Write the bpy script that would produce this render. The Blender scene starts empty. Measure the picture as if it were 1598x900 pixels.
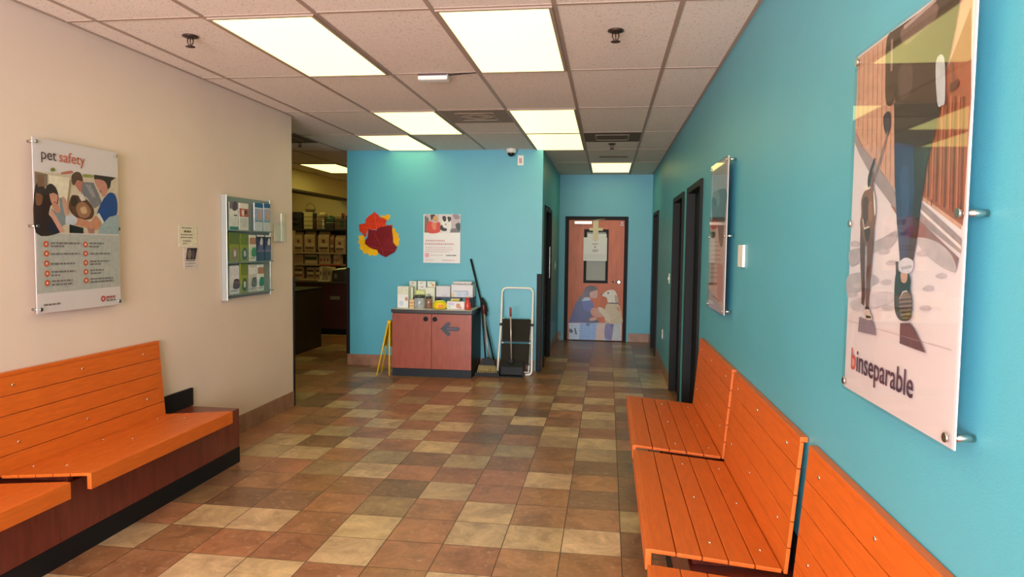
import bpy, bmesh, math, random
from mathutils import Matrix, Vector
S = bpy.context.scene
COL = S.collection
# ---------------------------------------------------------------- camera, world, light, exposure
H = 1.535; ZC = 2.706
cam = bpy.data.cameras.new('camera'); camo = bpy.data.objects.new('camera', cam); COL.objects.link(camo)
cam.sensor_width = 36; cam.lens = 1078.2034/1598*36; cam.clip_start = .05; cam.clip_end = 200
yaw, pitch, roll = -.1366, -.0614, .0124
f = Vector((math.sin(yaw)*math.cos(pitch), math.cos(yaw)*math.cos(pitch), math.sin(pitch)))
r0 = Vector((math.cos(yaw), -math.sin(yaw), 0)); u0 = r0.cross(f)
r = math.cos(roll)*r0+math.sin(roll)*u0; u = -math.sin(roll)*r0+math.cos(roll)*u0
camo.matrix_world = Matrix(((r.x,u.x,-f.x,0),(r.y,u.y,-f.y,0),(r.z,u.z,-f.z,H),(0,0,0,1)))
S.camera = camo
w = bpy.data.worlds.new('world'); S.world = w; w.use_nodes = True
bg = w.node_tree.nodes['Background']; bg.inputs[0].default_value = (.86,.93,1,1); bg.inputs[1].default_value = 2.5
S.view_settings.view_transform = 'Standard'; S.view_settings.look = 'None'
S.view_settings.exposure = 0.2; S.view_settings.gamma = 1; S.view_settings.use_curve_mapping = False
PANEL = (1.0,.94,.28); PANEL_S = 2.2
def area(name, loc, rot, sx, sy, power, col):
    l = bpy.data.lights.new(name,'AREA'); l.shape='RECTANGLE'; l.size=sx; l.size_y=sy; l.energy=power; l.color=col
    o = bpy.data.objects.new(name,l); o.location=loc; o.rotation_euler=rot; COL.objects.link(o); return o
area('window_daylight', (-1.1,-3.75,1.45), (math.radians(-90)+math.pi,0,0), 3.4, 2.2, 640, (.99,.95,.98))

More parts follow.
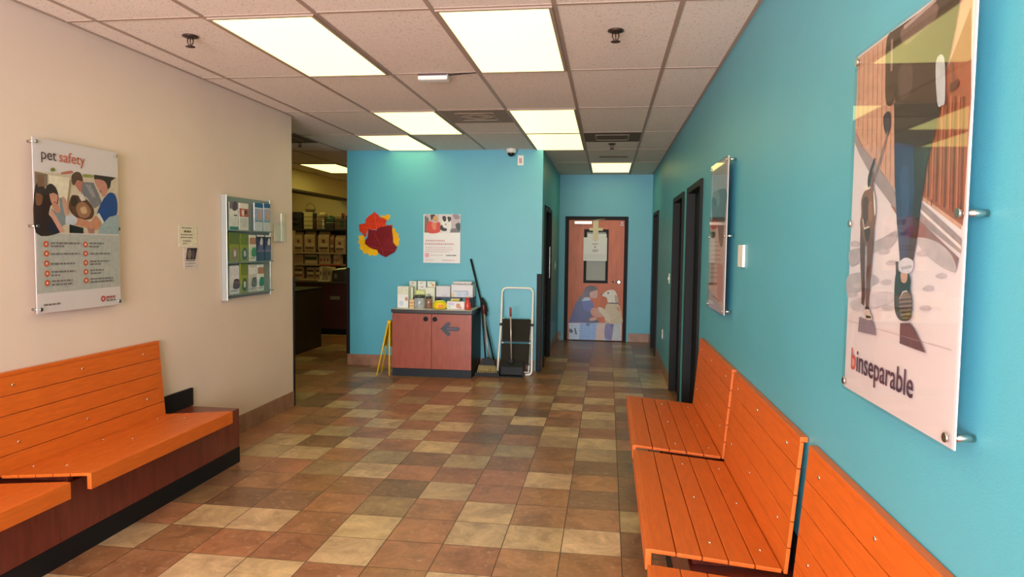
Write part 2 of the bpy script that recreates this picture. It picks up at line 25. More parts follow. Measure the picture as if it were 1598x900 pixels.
A = {'pet_photo':[((178,176,170),[(0.011,0.412),(0.606,0.408),(0.607,0.107),(0.003,0.102)],0),((206,188,165),[(0.009,0.721),(0.607,0.75),(0.606,0.415),(0.006,0.413)],0),((135,115,100),[(0.009,0.721),(0.092,0.715),(0.088,0.648),(0.009,0.646)],0),((228,214,192),[(0.099,0.711),(0.236,0.71),(0.229,0.606),(0.211,0.546),(0.156,0.611),(0.146,0.658),(0.098,0.668)],0),((52,36,38),[(0.009,0.646),(0.073,0.642),(0.064,0.557),(0.08,0.52),(0.151,0.455),(0.162,0.416),(0.006,0.412)],1),((125,85,62),[(0.013,0.61),(0.054,0.603),(0.046,0.56),(0.014,0.554)],1),((130,92,70),[(0.023,0.708),(0.069,0.708),(0.067,0.651),(0.026,0.645)],0),((50,30,28),[(0.088,0.658),(0.122,0.666),(0.154,0.63),(0.156,0.577),(0.142,0.561),(0.105,0.554),(0.085,0.496),(0.051,0.518),(0.06,0.604)],1),((200,142,122),[(0.101,0.626),(0.138,0.626),(0.153,0.606),(0.146,0.571),(0.124,0.555),(0.105,0.583)],1),((60,35,32),[(0.099,0.63),(0.148,0.632),(0.153,0.614),(0.126,0.622),(0.103,0.615)],1),((150,60,50),[(0.124,0.574),(0.14,0.577),(0.136,0.571),(0.127,0.569)],0),((196,138,115),[(0.112,0.56),(0.156,0.567),(0.167,0.524),(0.14,0.503)],0),((132,142,148),[(0.162,0.597),(0.184,0.603),(0.2,0.526),(0.204,0.462),(0.176,0.45),(0.121,0.493),(0.106,0.54),(0.147,0.517),(0.167,0.522)],0),((205,152,132),[(0.181,0.602),(0.209,0.59),(0.226,0.517),(0.2,0.506)],1),((208,154,136),[(0.089,0.52),(0.117,0.529),(0.195,0.422),(0.163,0.416)],0),((36,36,56),[(0.081,0.458),(0.115,0.483),(0.157,0.416),(0.072,0.414)],0),((168,142,115),[(0.238,0.701),(0.253,0.7),(0.232,0.596),(0.222,0.512),(0.215,0.586)],0),((92,62,50),[(0.251,0.722),(0.283,0.747),(0.317,0.743),(0.333,0.707),(0.321,0.691),(0.296,0.704),(0.268,0.675),(0.254,0.682)],1),((186,112,96),[(0.275,0.68),(0.302,0.701),(0.329,0.695),(0.33,0.664),(0.313,0.641),(0.293,0.656)],1),((122,118,124),[(0.329,0.697),(0.412,0.701),(0.459,0.623),(0.473,0.587),(0.413,0.556),(0.359,0.615),(0.317,0.627)],0),((150,145,148),[(0.348,0.686),(0.389,0.687),(0.429,0.62),(0.401,0.618)],0),((96,56,42),[(0.245,0.612),(0.278,0.621),(0.345,0.609),(0.407,0.557),(0.398,0.505),(0.341,0.491),(0.274,0.503),(0.227,0.547)],1),((56,36,30),[(0.251,0.608),(0.281,0.612),(0.29,0.575),(0.263,0.559),(0.244,0.573)],1),((156,110,80),[(0.279,0.565),(0.331,0.588),(0.386,0.545),(0.356,0.502),(0.296,0.509)],1),((205,165,130),[(0.306,0.551),(0.343,0.563),(0.356,0.533),(0.322,0.522)],1),((215,200,196),[(0.292,0.626),(0.327,0.633),(0.349,0.599),(0.317,0.591)],0),((56,38,36),[(0.416,0.746),(0.551,0.747),(0.591,0.745),(0.552,0.724),(0.541,0.686),(0.511,0.662),(0.498,0.714),(0.454,0.715),(0.417,0.721)],0),((194,134,118),[(0.418,0.717),(0.499,0.716),(0.521,0.664),(0.489,0.63),(0.46,0.651)],1),((120,50,45),[(0.456,0.664),(0.474,0.655),(0.468,0.648)],0),((36,68,134),[(0.537,0.655),(0.58,0.647),(0.598,0.594),(0.588,0.529),(0.53,0.514),(0.484,0.475),(0.432,0.521),(0.472,0.597),(0.504,0.632)],1),((206,210,196),[(0.426,0.521),(0.448,0.534),(0.488,0.481),(0.471,0.47)],0),((196,134,104),[(0.274,0.499),(0.341,0.491),(0.382,0.482),(0.422,0.516),(0.469,0.471),(0.424,0.437),(0.326,0.45),(0.266,0.463)],1),((196,196,206),[(0.203,0.501),(0.248,0.514),(0.282,0.49),(0.266,0.463),(0.207,0.456)],1),((152,168,172),[(0.528,0.514),(0.605,0.531),(0.606,0.415),(0.437,0.416),(0.447,0.453)],0),((32,27,31),[(0.227,0.462),(0.326,0.445),(0.326,0.415),(0.225,0.416)],0),((170,120,110),[(0.353,0.449),(0.409,0.44),(0.405,0.416),(0.366,0.416)],0),((120,130,60),[(0.109,0.743),(0.131,0.753),(0.141,0.739),(0.118,0.731)],1),((185,110,85),[(0.182,0.734),(0.25,0.75),(0.256,0.737),(0.185,0.725)],1),((140,145,80),[(0.336,0.74),(0.405,0.742),(0.404,0.729),(0.339,0.725)],1)],'pet_icons':[(0.065,0.355),(0.066,0.306),(0.066,0.255),(0.067,0.203),(0.066,0.154),(0.337,0.354),(0.336,0.304),(0.336,0.253),(0.335,0.203),(0.336,0.155)],'pet_logo':(0.463,0.044),'pet_lines':[(0.096,0.36,0.299,0.361),(0.095,0.345,0.184,0.344),(0.097,0.305,0.29,0.303),(0.095,0.254,0.264,0.25),(0.096,0.212,0.26,0.209),(0.093,0.193,0.152,0.192),(0.097,0.163,0.237,0.161),(0.096,0.145,0.233,0.142),(0.365,0.362,0.491,0.36),(0.364,0.343,0.446,0.343),(0.373,0.304,0.527,0.302),(0.368,0.261,0.519,0.259),(0.367,0.245,0.456,0.243),(0.369,0.21,0.472,0.209),(0.369,0.193,0.455,0.192),(0.368,0.163,0.547,0.16),(0.367,0.147,0.546,0.142),(0.491,0.052,0.572,0.053),(0.49,0.032,0.564,0.032),(0.04,0.042,0.15,0.041)],'bin_photo':[((196,152,130),[(0,0.888),(0.022,0.889),(0.592,0.888),(0.607,0.448),(0.594,0.416),(0.427,0.482),(0.287,0.512),(0.163,0.585),(0.055,0.648),(0.002,0.694)],0),((150,88,64),[(0.451,0.667),(0.589,0.826),(0.606,0.659),(0.6,0.423),(0.426,0.49),(0.423,0.579)],0),((168,124,104),[(0.008,0.883),(0.015,0.881),(0.025,0.704),(0.018,0.705)],0),((168,124,104),[(0.042,0.883),(0.049,0.881),(0.063,0.67),(0.056,0.671)],0),((168,124,104),[(0.074,0.883),(0.081,0.881),(0.098,0.645),(0.092,0.646)],0),((168,124,104),[(0.106,0.883),(0.112,0.881),(0.132,0.621),(0.126,0.622)],0),((168,124,104),[(0.136,0.882),(0.142,0.881),(0.165,0.598),(0.159,0.599)],0),((168,124,104),[(0.165,0.882),(0.171,0.881),(0.196,0.576),(0.191,0.577)],0),((168,124,104),[(0.193,0.882),(0.199,0.88),(0.227,0.555),(0.221,0.555)],0),((168,124,104),[(0.221,0.882),(0.226,0.88),(0.256,0.534),(0.251,0.534)],0),((168,124,104),[(0.247,0.882),(0.252,0.88),(0.284,0.521),(0.279,0.521)],0),((168,124,104),[(0.273,0.882),(0.278,0.88),(0.31,0.513),(0.305,0.514)],0),((168,124,104),[(0.297,0.881),(0.302,0.88),(0.336,0.506),(0.331,0.507)],0),((168,124,104),[(0.322,0.881),(0.326,0.88),(0.36,0.499),(0.356,0.5)],0),((168,124,104),[(0.345,0.881),(0.35,0.88),(0.384,0.492),(0.38,0.493)],0),((168,124,104),[(0.368,0.881),(0.372,0.88),(0.407,0.486),(0.403,0.486)],0),((168,124,104),[(0.39,0.881),(0.394,0.879),(0.43,0.48),(0.426,0.48)],0),((168,124,104),[(0.411,0.881),(0.415,0.879),(0.452,0.473),(0.448,0.474)],0),((118,66,48),[(0.432,0.881),(0.436,0.879),(0.473,0.467),(0.469,0.468)],0),((112,62,46),[(0.44,0.695),(0.447,0.693),(0.456,0.487),(0.449,0.487)],0),((170,104,78),[(0.458,0.691),(0.465,0.689),(0.475,0.48),(0.468,0.481)],0),((112,62,46),[(0.477,0.687),(0.484,0.686),(0.494,0.474),(0.487,0.474)],0),((170,104,78),[(0.495,0.683),(0.501,0.682),(0.512,0.468),(0.505,0.468)],0),((112,62,46),[(0.512,0.68),(0.519,0.678),(0.53,0.462),(0.523,0.462)],0),((170,104,78),[(0.529,0.676),(0.536,0.675),(0.547,0.456),(0.541,0.456)],0),((112,62,46),[(0.546,0.672),(0.552,0.671),(0.564,0.45),(0.558,0.451)],0),((170,104,78),[(0.562,0.669),(0.568,0.668),(0.58,0.445),(0.574,0.445)],0),((112,62,46),[(0.578,0.666),(0.584,0.664),(0.596,0.44),(0.59,0.44)],0),((152,136,138),[(0.007,0.694),(0.06,0.647),(0.171,0.584),(0.287,0.511),(0.428,0.477),(0.601,0.399),(0.601,0.371),(0.426,0.437),(0.276,0.478),(0.159,0.545),(0.044,0.629),(0.006,0.665)],0),((215,205,206),[(0.423,0.464),(0.602,0.385),(0.603,0.378),(0.424,0.456)],0),((140,108,108),[(0.42,0.44),(0.595,0.363),(0.588,0.339),(0.411,0.407)],0),((170,160,166),[(0.002,0.372),(0.1,0.384),(0.231,0.407),(0.311,0.42),(0.279,0.383),(0.155,0.366),(0.022,0.331)],1),((178,168,172),[(0.406,0.402),(0.5,0.395),(0.57,0.366),(0.583,0.335),(0.484,0.358)],1),((172,162,168),[(0.0,0.305),(0.143,0.319),(0.212,0.299),(0.078,0.267),(0.001,0.253)],1),((188,178,184),[(0.033,0.238),(0.265,0.279),(0.304,0.259),(0.084,0.215)],1),((186,174,180),[(0,0.393),(0.033,0.4),(0.076,0.396),(0.068,0.387),(0.015,0.386)],1),((186,174,180),[(0.086,0.356),(0.121,0.363),(0.16,0.36),(0.152,0.352),(0.104,0.349)],1),((186,174,180),[(0.204,0.373),(0.235,0.379),(0.269,0.377),(0.262,0.369),(0.22,0.367)],1),((186,174,180),[(0.254,0.346),(0.283,0.353),(0.315,0.35),(0.309,0.343),(0.269,0.341)],1),((186,174,180),[(0.038,0.281),(0.075,0.29),(0.116,0.289),(0.108,0.28),(0.058,0.276)],1),((186,174,180),[(0.228,0.299),(0.258,0.307),(0.292,0.306),(0.285,0.298),(0.244,0.294)],1),((186,174,180),[(0.415,0.37),(0.439,0.376),(0.465,0.373),(0.46,0.367),(0.428,0.365)],1),((186,174,180),[(0.507,0.326),(0.528,0.332),(0.551,0.33),(0.547,0.324),(0.518,0.322)],1),((186,174,180),[(0.453,0.297),(0.476,0.304),(0.501,0.303),(0.496,0.296),(0.465,0.293)],1),((186,174,180),[(0,0.252),(0.03,0.262),(0.074,0.261),(0.065,0.252),(0.012,0.247)],1),((186,174,180),[(0.243,0.239),(0.273,0.247),(0.306,0.247),(0.299,0.239),(0.259,0.234)],1),((186,174,180),[(0.443,0.256),(0.466,0.263),(0.491,0.263),(0.487,0.256),(0.455,0.252)],1),((150,100,84),[(0.268,0.481),(0.341,0.462),(0.404,0.416),(0.387,0.402)],0),((60,43,38),[(0.208,0.884),(0.237,0.889),(0.337,0.886),(0.448,0.884),(0.531,0.887),(0.558,0.884),(0.539,0.807),(0.503,0.713),(0.489,0.644),(0.282,0.682),(0.251,0.768),(0.222,0.789)],0),((110,86,80),[(0.287,0.879),(0.448,0.879),(0.452,0.847),(0.389,0.84),(0.309,0.836)],1),((170,146,140),[(0.297,0.882),(0.452,0.889),(0.453,0.882),(0.302,0.872)],0),((84,66,62),[(0.28,0.787),(0.348,0.784),(0.354,0.727),(0.299,0.718)],1),((62,44,40),[(0.201,0.879),(0.242,0.879),(0.268,0.775),(0.256,0.719),(0.214,0.728),(0.202,0.803)],1),((150,125,115),[(0.228,0.871),(0.239,0.871),(0.244,0.796),(0.233,0.795)],0),((50,50,66),[(0.202,0.697),(0.236,0.703),(0.247,0.669),(0.231,0.647),(0.209,0.668)],1),((140,120,112),[(0.23,0.656),(0.236,0.655),(0.198,0.596),(0.141,0.521),(0.135,0.523)],0),((48,42,46),[(0.263,0.718),(0.487,0.67),(0.474,0.611),(0.448,0.563),(0.428,0.471),(0.418,0.402),(0.402,0.35),(0.336,0.351),(0.313,0.435),(0.288,0.531),(0.271,0.65)],0),((46,58,92),[(0.274,0.625),(0.377,0.604),(0.395,0.501),(0.383,0.433),(0.378,0.363),(0.335,0.357),(0.309,0.442),(0.287,0.539)],0),((56,72,108),[(0.317,0.55),(0.357,0.557),(0.372,0.475),(0.344,0.434)],1),((66,48,84),[(0.343,0.441),(0.387,0.453),(0.397,0.418),(0.361,0.398)],1),((176,182,188),[(0.466,0.758),(0.501,0.757),(0.513,0.673),(0.501,0.664),(0.481,0.673)],1),((92,56,48),[(0.53,0.7),(0.562,0.702),(0.561,0.686),(0.53,0.683)],0),((120,86,70),[(0.525,0.748),(0.531,0.746),(0.545,0.703),(0.54,0.703)],0),((126,86,68),[(0.132,0.538),(0.152,0.54),(0.165,0.519),(0.179,0.492),(0.181,0.455),(0.173,0.429),(0.161,0.413),(0.149,0.389),(0.133,0.386),(0.116,0.39),(0.097,0.414),(0.078,0.443),(0.084,0.47),(0.08,0.503),(0.096,0.524)],1),((92,62,54),[(0.082,0.44),(0.12,0.392),(0.122,0.349),(0.125,0.305),(0.135,0.257),(0.13,0.234),(0.112,0.238),(0.111,0.271),(0.095,0.332),(0.086,0.381)],0),((106,70,58),[(0.135,0.387),(0.175,0.431),(0.177,0.392),(0.17,0.339),(0.166,0.296),(0.163,0.253),(0.163,0.226),(0.143,0.225),(0.14,0.273),(0.137,0.327)],0),((84,54,44),[(0.092,0.505),(0.121,0.511),(0.138,0.489),(0.133,0.457),(0.117,0.441),(0.098,0.458)],1),((146,104,82),[(0.134,0.494),(0.157,0.496),(0.166,0.466),(0.151,0.445),(0.135,0.462)],1),((70,44,38),[(0.113,0.431),(0.153,0.429),(0.148,0.403),(0.132,0.395),(0.119,0.406)],1),((224,214,206),[(0.088,0.538),(0.106,0.541),(0.138,0.536),(0.136,0.53),(0.11,0.528),(0.095,0.526)],1),((214,204,198),[(0.162,0.519),(0.169,0.518),(0.183,0.476),(0.177,0.46),(0.172,0.476)],1),((214,204,198),[(0.095,0.456),(0.101,0.455),(0.112,0.433),(0.144,0.436),(0.147,0.433),(0.11,0.428)],0),((60,46,42),[(0.156,0.601),(0.164,0.598),(0.145,0.571),(0.139,0.539),(0.124,0.536),(0.123,0.564)],1),((120,84,72),[(0.148,0.57),(0.159,0.572),(0.16,0.519),(0.148,0.525)],0),((44,38,38),[(0.142,0.232),(0.166,0.234),(0.169,0.226),(0.142,0.223)],0),((190,170,160),[(0.14,0.223),(0.169,0.227),(0.191,0.211),(0.183,0.203),(0.146,0.202)],1),((60,44,42),[(0.15,0.212),(0.184,0.212),(0.182,0.207),(0.151,0.204)],0),((128,112,124),[(0.104,0.203),(0.2,0.2),(0.219,0.169),(0.099,0.164)],0),((60,56,60),[(0.316,0.351),(0.33,0.35),(0.341,0.315),(0.323,0.314)],0),((44,50,48),[(0.32,0.319),(0.34,0.328),(0.382,0.328),(0.399,0.312),(0.399,0.289),(0.411,0.272),(0.412,0.244),(0.4,0.225),(0.352,0.221),(0.324,0.241),(0.317,0.284)],1),((176,138,118),[(0.349,0.328),(0.382,0.329),(0.38,0.309),(0.365,0.304),(0.351,0.309)],1),((188,186,196),[(0.337,0.349),(0.368,0.36),(0.404,0.355),(0.409,0.341),(0.395,0.328),(0.36,0.326),(0.337,0.332)],1),((150,148,160),[(0.348,0.339),(0.401,0.345),(0.404,0.339),(0.353,0.332)],0),((112,96,86),[(0.347,0.267),(0.365,0.286),(0.391,0.287),(0.409,0.272),(0.41,0.244),(0.393,0.228),(0.358,0.23)],1),((52,44,42),[(0.347,0.267),(0.409,0.274),(0.41,0.27),(0.347,0.263)],0),((52,44,42),[(0.348,0.257),(0.41,0.265),(0.411,0.261),(0.348,0.253)],0),((52,44,42),[(0.349,0.248),(0.411,0.256),(0.412,0.252),(0.349,0.244)],0),((52,44,42),[(0.35,0.238),(0.412,0.247),(0.413,0.243),(0.35,0.234)],0),((52,44,42),[(0.351,0.229),(0.413,0.238),(0.414,0.234),(0.351,0.225)],0),((214,206,200),[(0.347,0.267),(0.351,0.268),(0.363,0.285),(0.386,0.289),(0.386,0.287),(0.367,0.284)],0),((98,70,74),[(0.358,0.214),(0.407,0.22),(0.429,0.211),(0.488,0.167),(0.36,0.169)],0),((150,135,142),[(0.004,0.185),(0.594,0.189),(0.594,0.188),(0.005,0.184)],0)],'q_photo':[((172,176,180),[(0.054,0.862),(0.562,0.859),(0.566,0.709),(0.05,0.728)],0),((92,100,104),[(0.053,0.711),(0.553,0.71),(0.562,0.595),(0.519,0.493),(0.487,0.387),(0.369,0.409),(0.277,0.522),(0.088,0.539)],1),((130,138,140),[(0.051,0.723),(0.289,0.715),(0.332,0.641),(0.146,0.629)],1),((60,58,60),[(0.04,0.7),(0.196,0.677),(0.221,0.625),(0.08,0.656)],1),((168,60,55),[(0.023,0.548),(0.235,0.554),(0.26,0.5),(0.048,0.5)],1),((70,70,44),[(0.037,0.476),(0.206,0.476),(0.197,0.447),(0.043,0.447)],1),((148,96,88),[(0.268,0.531),(0.432,0.538),(0.426,0.501),(0.273,0.508)],1),((176,158,142),[(0.0,0.423),(0.429,0.417),(0.43,0.411),(0.001,0.416)],0),((176,158,142),[(0.005,0.395),(0.434,0.391),(0.435,0.385),(0.007,0.388)],0),((176,158,142),[(0.011,0.366),(0.439,0.366),(0.44,0.359),(0.013,0.359)],0),((176,158,142),[(0.017,0.338),(0.443,0.34),(0.445,0.333),(0.019,0.33)],0),((176,158,142),[(0.023,0.309),(0.448,0.314),(0.45,0.307),(0.024,0.302)],0),((176,158,142),[(0.029,0.281),(0.453,0.288),(0.455,0.282),(0.03,0.273)],0),((176,158,142),[(0.035,0.252),(0.458,0.262),(0.459,0.256),(0.036,0.245)],0),((176,158,142),[(0.04,0.224),(0.463,0.237),(0.464,0.23),(0.042,0.217)],0),((176,158,142),[(0.046,0.196),(0.468,0.211),(0.469,0.205),(0.048,0.188)],0),((150,104,86),[(0.022,0.156),(0.338,0.172),(0.341,0.157),(0.025,0.14)],0),((196,156,160),[(0.33,0.287),(0.533,0.282),(0.547,0.071),(0.355,0.089)],0),((160,128,136),[(0.178,0.088),(0.467,0.075),(0.469,0.064),(0.181,0.076)],0)],'teal_photo':[((186,168,176),[(0.013,0.597),(0.462,0.597),(0.462,0.378),(0.012,0.373)],0),((96,104,92),[(0.013,0.585),(0.063,0.554),(0.081,0.374),(0.012,0.373)],0),((206,196,196),[(0.193,0.597),(0.354,0.597),(0.356,0.377),(0.194,0.375)],0),((112,104,116),[(0.34,0.422),(0.462,0.439),(0.462,0.378),(0.338,0.376)],0),((52,68,66),[(0.404,0.47),(0.436,0.497),(0.462,0.486),(0.462,0.404),(0.428,0.415)],1),((140,124,140),[(0.371,0.595),(0.435,0.597),(0.462,0.557),(0.403,0.54)],1),((204,62,44),[(0.039,0.483),(0.08,0.514),(0.145,0.491),(0.202,0.504),(0.218,0.445),(0.194,0.375),(0.056,0.374)],1),((216,120,84),[(0.104,0.487),(0.161,0.487),(0.158,0.413),(0.117,0.42)],1),((60,32,24),[(0.089,0.593),(0.112,0.597),(0.141,0.597),(0.144,0.574),(0.124,0.554),(0.104,0.526),(0.093,0.554)],1),((196,150,96),[(0.124,0.57),(0.161,0.576),(0.185,0.543),(0.173,0.511),(0.141,0.509),(0.124,0.531)],1),((222,218,216),[(0.23,0.508),(0.25,0.547),(0.331,0.548),(0.347,0.485),(0.332,0.376),(0.243,0.375)],1),((36,30,32),[(0.238,0.571),(0.274,0.579),(0.289,0.547),(0.278,0.512),(0.25,0.52)],1),((36,30,32),[(0.306,0.571),(0.347,0.564),(0.348,0.528),(0.319,0.508),(0.306,0.54)],1),((36,30,32),[(0.212,0.445),(0.234,0.472),(0.255,0.437),(0.295,0.426),(0.291,0.398),(0.251,0.394),(0.214,0.417)],1),((40,36,38),[(0.275,0.484),(0.289,0.483),(0.284,0.467),(0.276,0.47)],1)],'door_decal':[((150,176,214),[(0.019,0.273),(0.884,0.297),(0.884,0.003),(0.028,0)],0),((196,214,236),[(0.023,0.267),(0.204,0.272),(0.198,0.009),(0.035,0)],0),((136,172,226),[(0.204,0.265),(0.48,0.273),(0.455,0.003),(0.198,0)],0),((206,178,168),[(0.482,0.279),(0.641,0.284),(0.607,0.001),(0.459,0)],0),((118,112,160),[(0.622,0.263),(0.76,0.274),(0.778,0.04),(0.626,0.036)],1),((186,190,196),[(0.76,0.28),(0.884,0.284),(0.886,0.01),(0.726,0.005)],0),((100,132,180),[(0.031,0.231),(0.47,0.238),(0.47,0.234),(0.031,0.226)],0),((100,132,180),[(0.031,0.187),(0.471,0.195),(0.471,0.191),(0.032,0.183)],0),((100,132,180),[(0.032,0.144),(0.472,0.152),(0.472,0.148),(0.032,0.14)],0),((100,132,180),[(0.033,0.101),(0.473,0.109),(0.473,0.105),(0.033,0.097)],0),((100,132,180),[(0.034,0.058),(0.473,0.066),(0.474,0.062),(0.034,0.054)],0),((100,132,180),[(0.034,0.015),(0.474,0.023),(0.474,0.019),(0.035,0.011)],0),((50,62,92),[(0.032,0.166),(0.065,0.174),(0.099,0.127),(0.046,0.112)],1),((60,80,120),[(0.118,0.182),(0.138,0.185),(0.16,0.089),(0.133,0.095)],1),((60,72,104),[(0.31,0.268),(0.366,0.267),(0.361,0.24),(0.324,0.233)],1),((96,96,150),[(0.694,0.265),(0.76,0.26),(0.722,0.213)],1),((44,62,128),[(0.016,0.28),(0.068,0.409),(0.131,0.612),(0.223,0.688),(0.329,0.7),(0.41,0.619),(0.435,0.539),(0.412,0.472),(0.373,0.457),(0.428,0.365),(0.494,0.367),(0.496,0.289)],0),((62,84,160),[(0.223,0.668),(0.329,0.684),(0.41,0.606),(0.424,0.539),(0.373,0.471),(0.279,0.495)],1),((36,50,100),[(0.282,0.361),(0.373,0.457),(0.401,0.391),(0.495,0.34),(0.493,0.289),(0.283,0.283)],1),((168,188,216),[(0.216,0.675),(0.342,0.7),(0.369,0.658),(0.303,0.643),(0.237,0.639)],1),((52,40,52),[(0.263,0.803),(0.299,0.87),(0.378,0.892),(0.458,0.873),(0.477,0.821),(0.393,0.785),(0.362,0.709),(0.275,0.707),(0.237,0.655),(0.178,0.638),(0.17,0.68),(0.235,0.735)],1),((204,150,132),[(0.36,0.778),(0.419,0.806),(0.477,0.823),(0.486,0.774),(0.472,0.7),(0.422,0.686),(0.366,0.709)],1),((198,136,112),[(0.373,0.471),(0.424,0.536),(0.505,0.501),(0.585,0.436),(0.56,0.382),(0.454,0.386)],1),((206,148,124),[(0.362,0.35),(0.428,0.376),(0.489,0.353),(0.429,0.322),(0.369,0.321)],1),((216,206,186),[(0.539,0.749),(0.578,0.769),(0.656,0.824),(0.748,0.826),(0.788,0.774),(0.823,0.682),(0.818,0.622),(0.753,0.607),(0.66,0.618),(0.632,0.704),(0.559,0.729)],1),((56,42,42),[(0.536,0.755),(0.563,0.766),(0.568,0.743),(0.545,0.737)],1),((40,36,36),[(0.641,0.789),(0.667,0.793),(0.665,0.763),(0.644,0.763)],1),((170,150,128),[(0.763,0.754),(0.809,0.728),(0.828,0.629),(0.781,0.625),(0.764,0.687)],1),((196,176,142),[(0.616,0.55),(0.661,0.605),(0.805,0.608),(0.859,0.536),(0.88,0.404),(0.885,0.297),(0.641,0.291),(0.605,0.437)],1),((206,190,160),[(0.491,0.527),(0.557,0.54),(0.637,0.464),(0.719,0.346),(0.667,0.318),(0.586,0.396)],1),((44,40,46),[(0.663,0.625),(0.818,0.622),(0.818,0.602),(0.663,0.606)],0),((196,130,92),[(0.793,0.548),(0.846,0.536),(0.854,0.483),(0.814,0.495)],1)],'store':{'bags':[[-5.724,-5.551,1.377,1.747],[-5.526,-5.31,1.38,1.761],[-5.261,-5.04,1.384,1.757],[-5.028,-4.954,1.386,1.701],[-4.936,-4.747,1.388,1.69]],'cans':[[-5.733,-5.547,1.165,1.33],[-5.522,-5.269,1.169,1.328],[-5.244,-5.017,1.173,1.343],[-4.968,-4.821,1.165,1.34]],'boxes':[[-5.735,-5.536,0.894,1.112],[-5.486,-5.325,0.892,1.098],[-5.319,-5.165,0.896,1.101]],'up':[[-5.734,-5.554,1.823,2.115],[-5.542,-5.375,1.883,2.104],[-5.369,-5.295,1.861,2.105],[-5.27,-5.123,2.048,2.141],[-5.259,-5.173,1.92,2.036],[-5.13,-4.959,1.921,2.078],[-4.941,-4.77,1.888,2.015],[-4.837,-4.783,1.865,1.969],[-4.752,-4.709,2.051,2.143]],'desk':[[-4.878,-4.821,0.898,1.14],[-4.809,-4.751,0.899,1.141],[-4.74,-4.659,0.901,1.132],[-4.642,-4.407,0.893,1.08]]},'leaf_red':[(-2.902,1.939),(-2.849,1.901),(-2.829,1.87),(-2.787,1.867),(-2.741,1.84),(-2.755,1.798),(-2.75,1.765),(-2.67,1.785),(-2.67,1.745),(-2.808,1.724),(-2.988,1.716),(-3.002,1.676),(-3.009,1.622),(-3.037,1.635),(-3.065,1.675),(-3.097,1.699),(-3.102,1.782),(-3.058,1.789),(-3.013,1.799),(-3.019,1.838),(-2.981,1.883),(-2.939,1.91)],'leaf_dark':[(-2.981,1.729),(-2.939,1.716),(-2.87,1.71),(-2.863,1.73),(-2.808,1.755),(-2.741,1.761),(-2.739,1.778),(-2.667,1.761),(-2.67,1.706),(-2.658,1.626),(-2.656,1.56),(-2.603,1.5),(-2.635,1.44),(-2.697,1.406),(-2.749,1.374),(-2.807,1.398),(-2.849,1.43),(-2.863,1.464),(-2.919,1.476),(-2.967,1.496),(-3.023,1.542),(-3.019,1.582),(-2.988,1.623),(-2.981,1.676)],'leaf_yel1':[(-2.725,1.911),(-2.695,1.898),(-2.704,1.858),(-2.732,1.835),(-2.787,1.864),(-2.824,1.888),(-2.808,1.9),(-2.773,1.891)],'leaf_yel2':[(-2.67,1.745),(-2.635,1.732),(-2.625,1.693),(-2.59,1.673),(-2.594,1.64),(-2.573,1.6),(-2.589,1.574),(-2.58,1.534),(-2.614,1.513),(-2.656,1.546),(-2.676,1.626),(-2.676,1.706)],'leaf_yel3':[(-3.114,1.635),(-3.072,1.646),(-3.037,1.642),(-3.03,1.595),(-2.988,1.516),(-2.933,1.483),(-2.856,1.464),(-2.849,1.417),(-2.891,1.386),(-2.933,1.402),(-2.967,1.385),(-2.988,1.419),(-3.044,1.414),(-3.058,1.454),(-3.097,1.481),(-3.086,1.528),(-3.117,1.554),(-3.1,1.595)],'broch':[[4.972,5.101,1.639,1.849],[5.114,5.26,1.643,1.848],[5.352,5.495,1.647,1.863],[5.507,5.625,1.651,1.868],[4.967,5.113,1.395,1.615],[5.125,5.255,1.392,1.607],[5.264,5.377,1.392,1.598],[5.384,5.512,1.392,1.6],[5.522,5.632,1.392,1.599],[4.965,5.111,1.142,1.355],[5.124,5.243,1.141,1.369],[5.252,5.381,1.144,1.357],[5.391,5.502,1.144,1.354]],'items':{'holder':[-2.454,-2.322,0.759,1.042],'c1':[-2.394,-2.302,0.922,1.091],'c2':[-2.29,-2.182,0.972,1.093],'c3':[-2.171,-2.066,1.006,1.092],'g':[-2.282,-2.167,0.932,0.99],'w2':[-2.163,-2.048,0.911,1.023],'strip':[-2.358,-2.302,0.898,1.03],'jar1':[-2.259,-2.126,0.779,0.943],'jar2':[-2.122,-2.052,0.785,0.93],'tan':[-2.305,-2.25,0.791,0.89],'dark':[-2.264,-2.237,0.823,0.915],'box1':[-2.04,-1.866,0.907,1.042],'box2':[-1.855,-1.592,0.912,1.058],'yel':[-2.023,-1.853,0.768,0.889],'wh':[-1.854,-1.646,0.763,0.877],'red':[-1.646,-1.565,0.769,0.927],'ys':[-1.819,-1.703,0.882,0.927],'bl':[-1.695,-1.641,0.884,0.922],'top':[-1.856,-1.605,1.053,1.095],'shelf':[-2.092,-1.65,0.884,0.919]}}

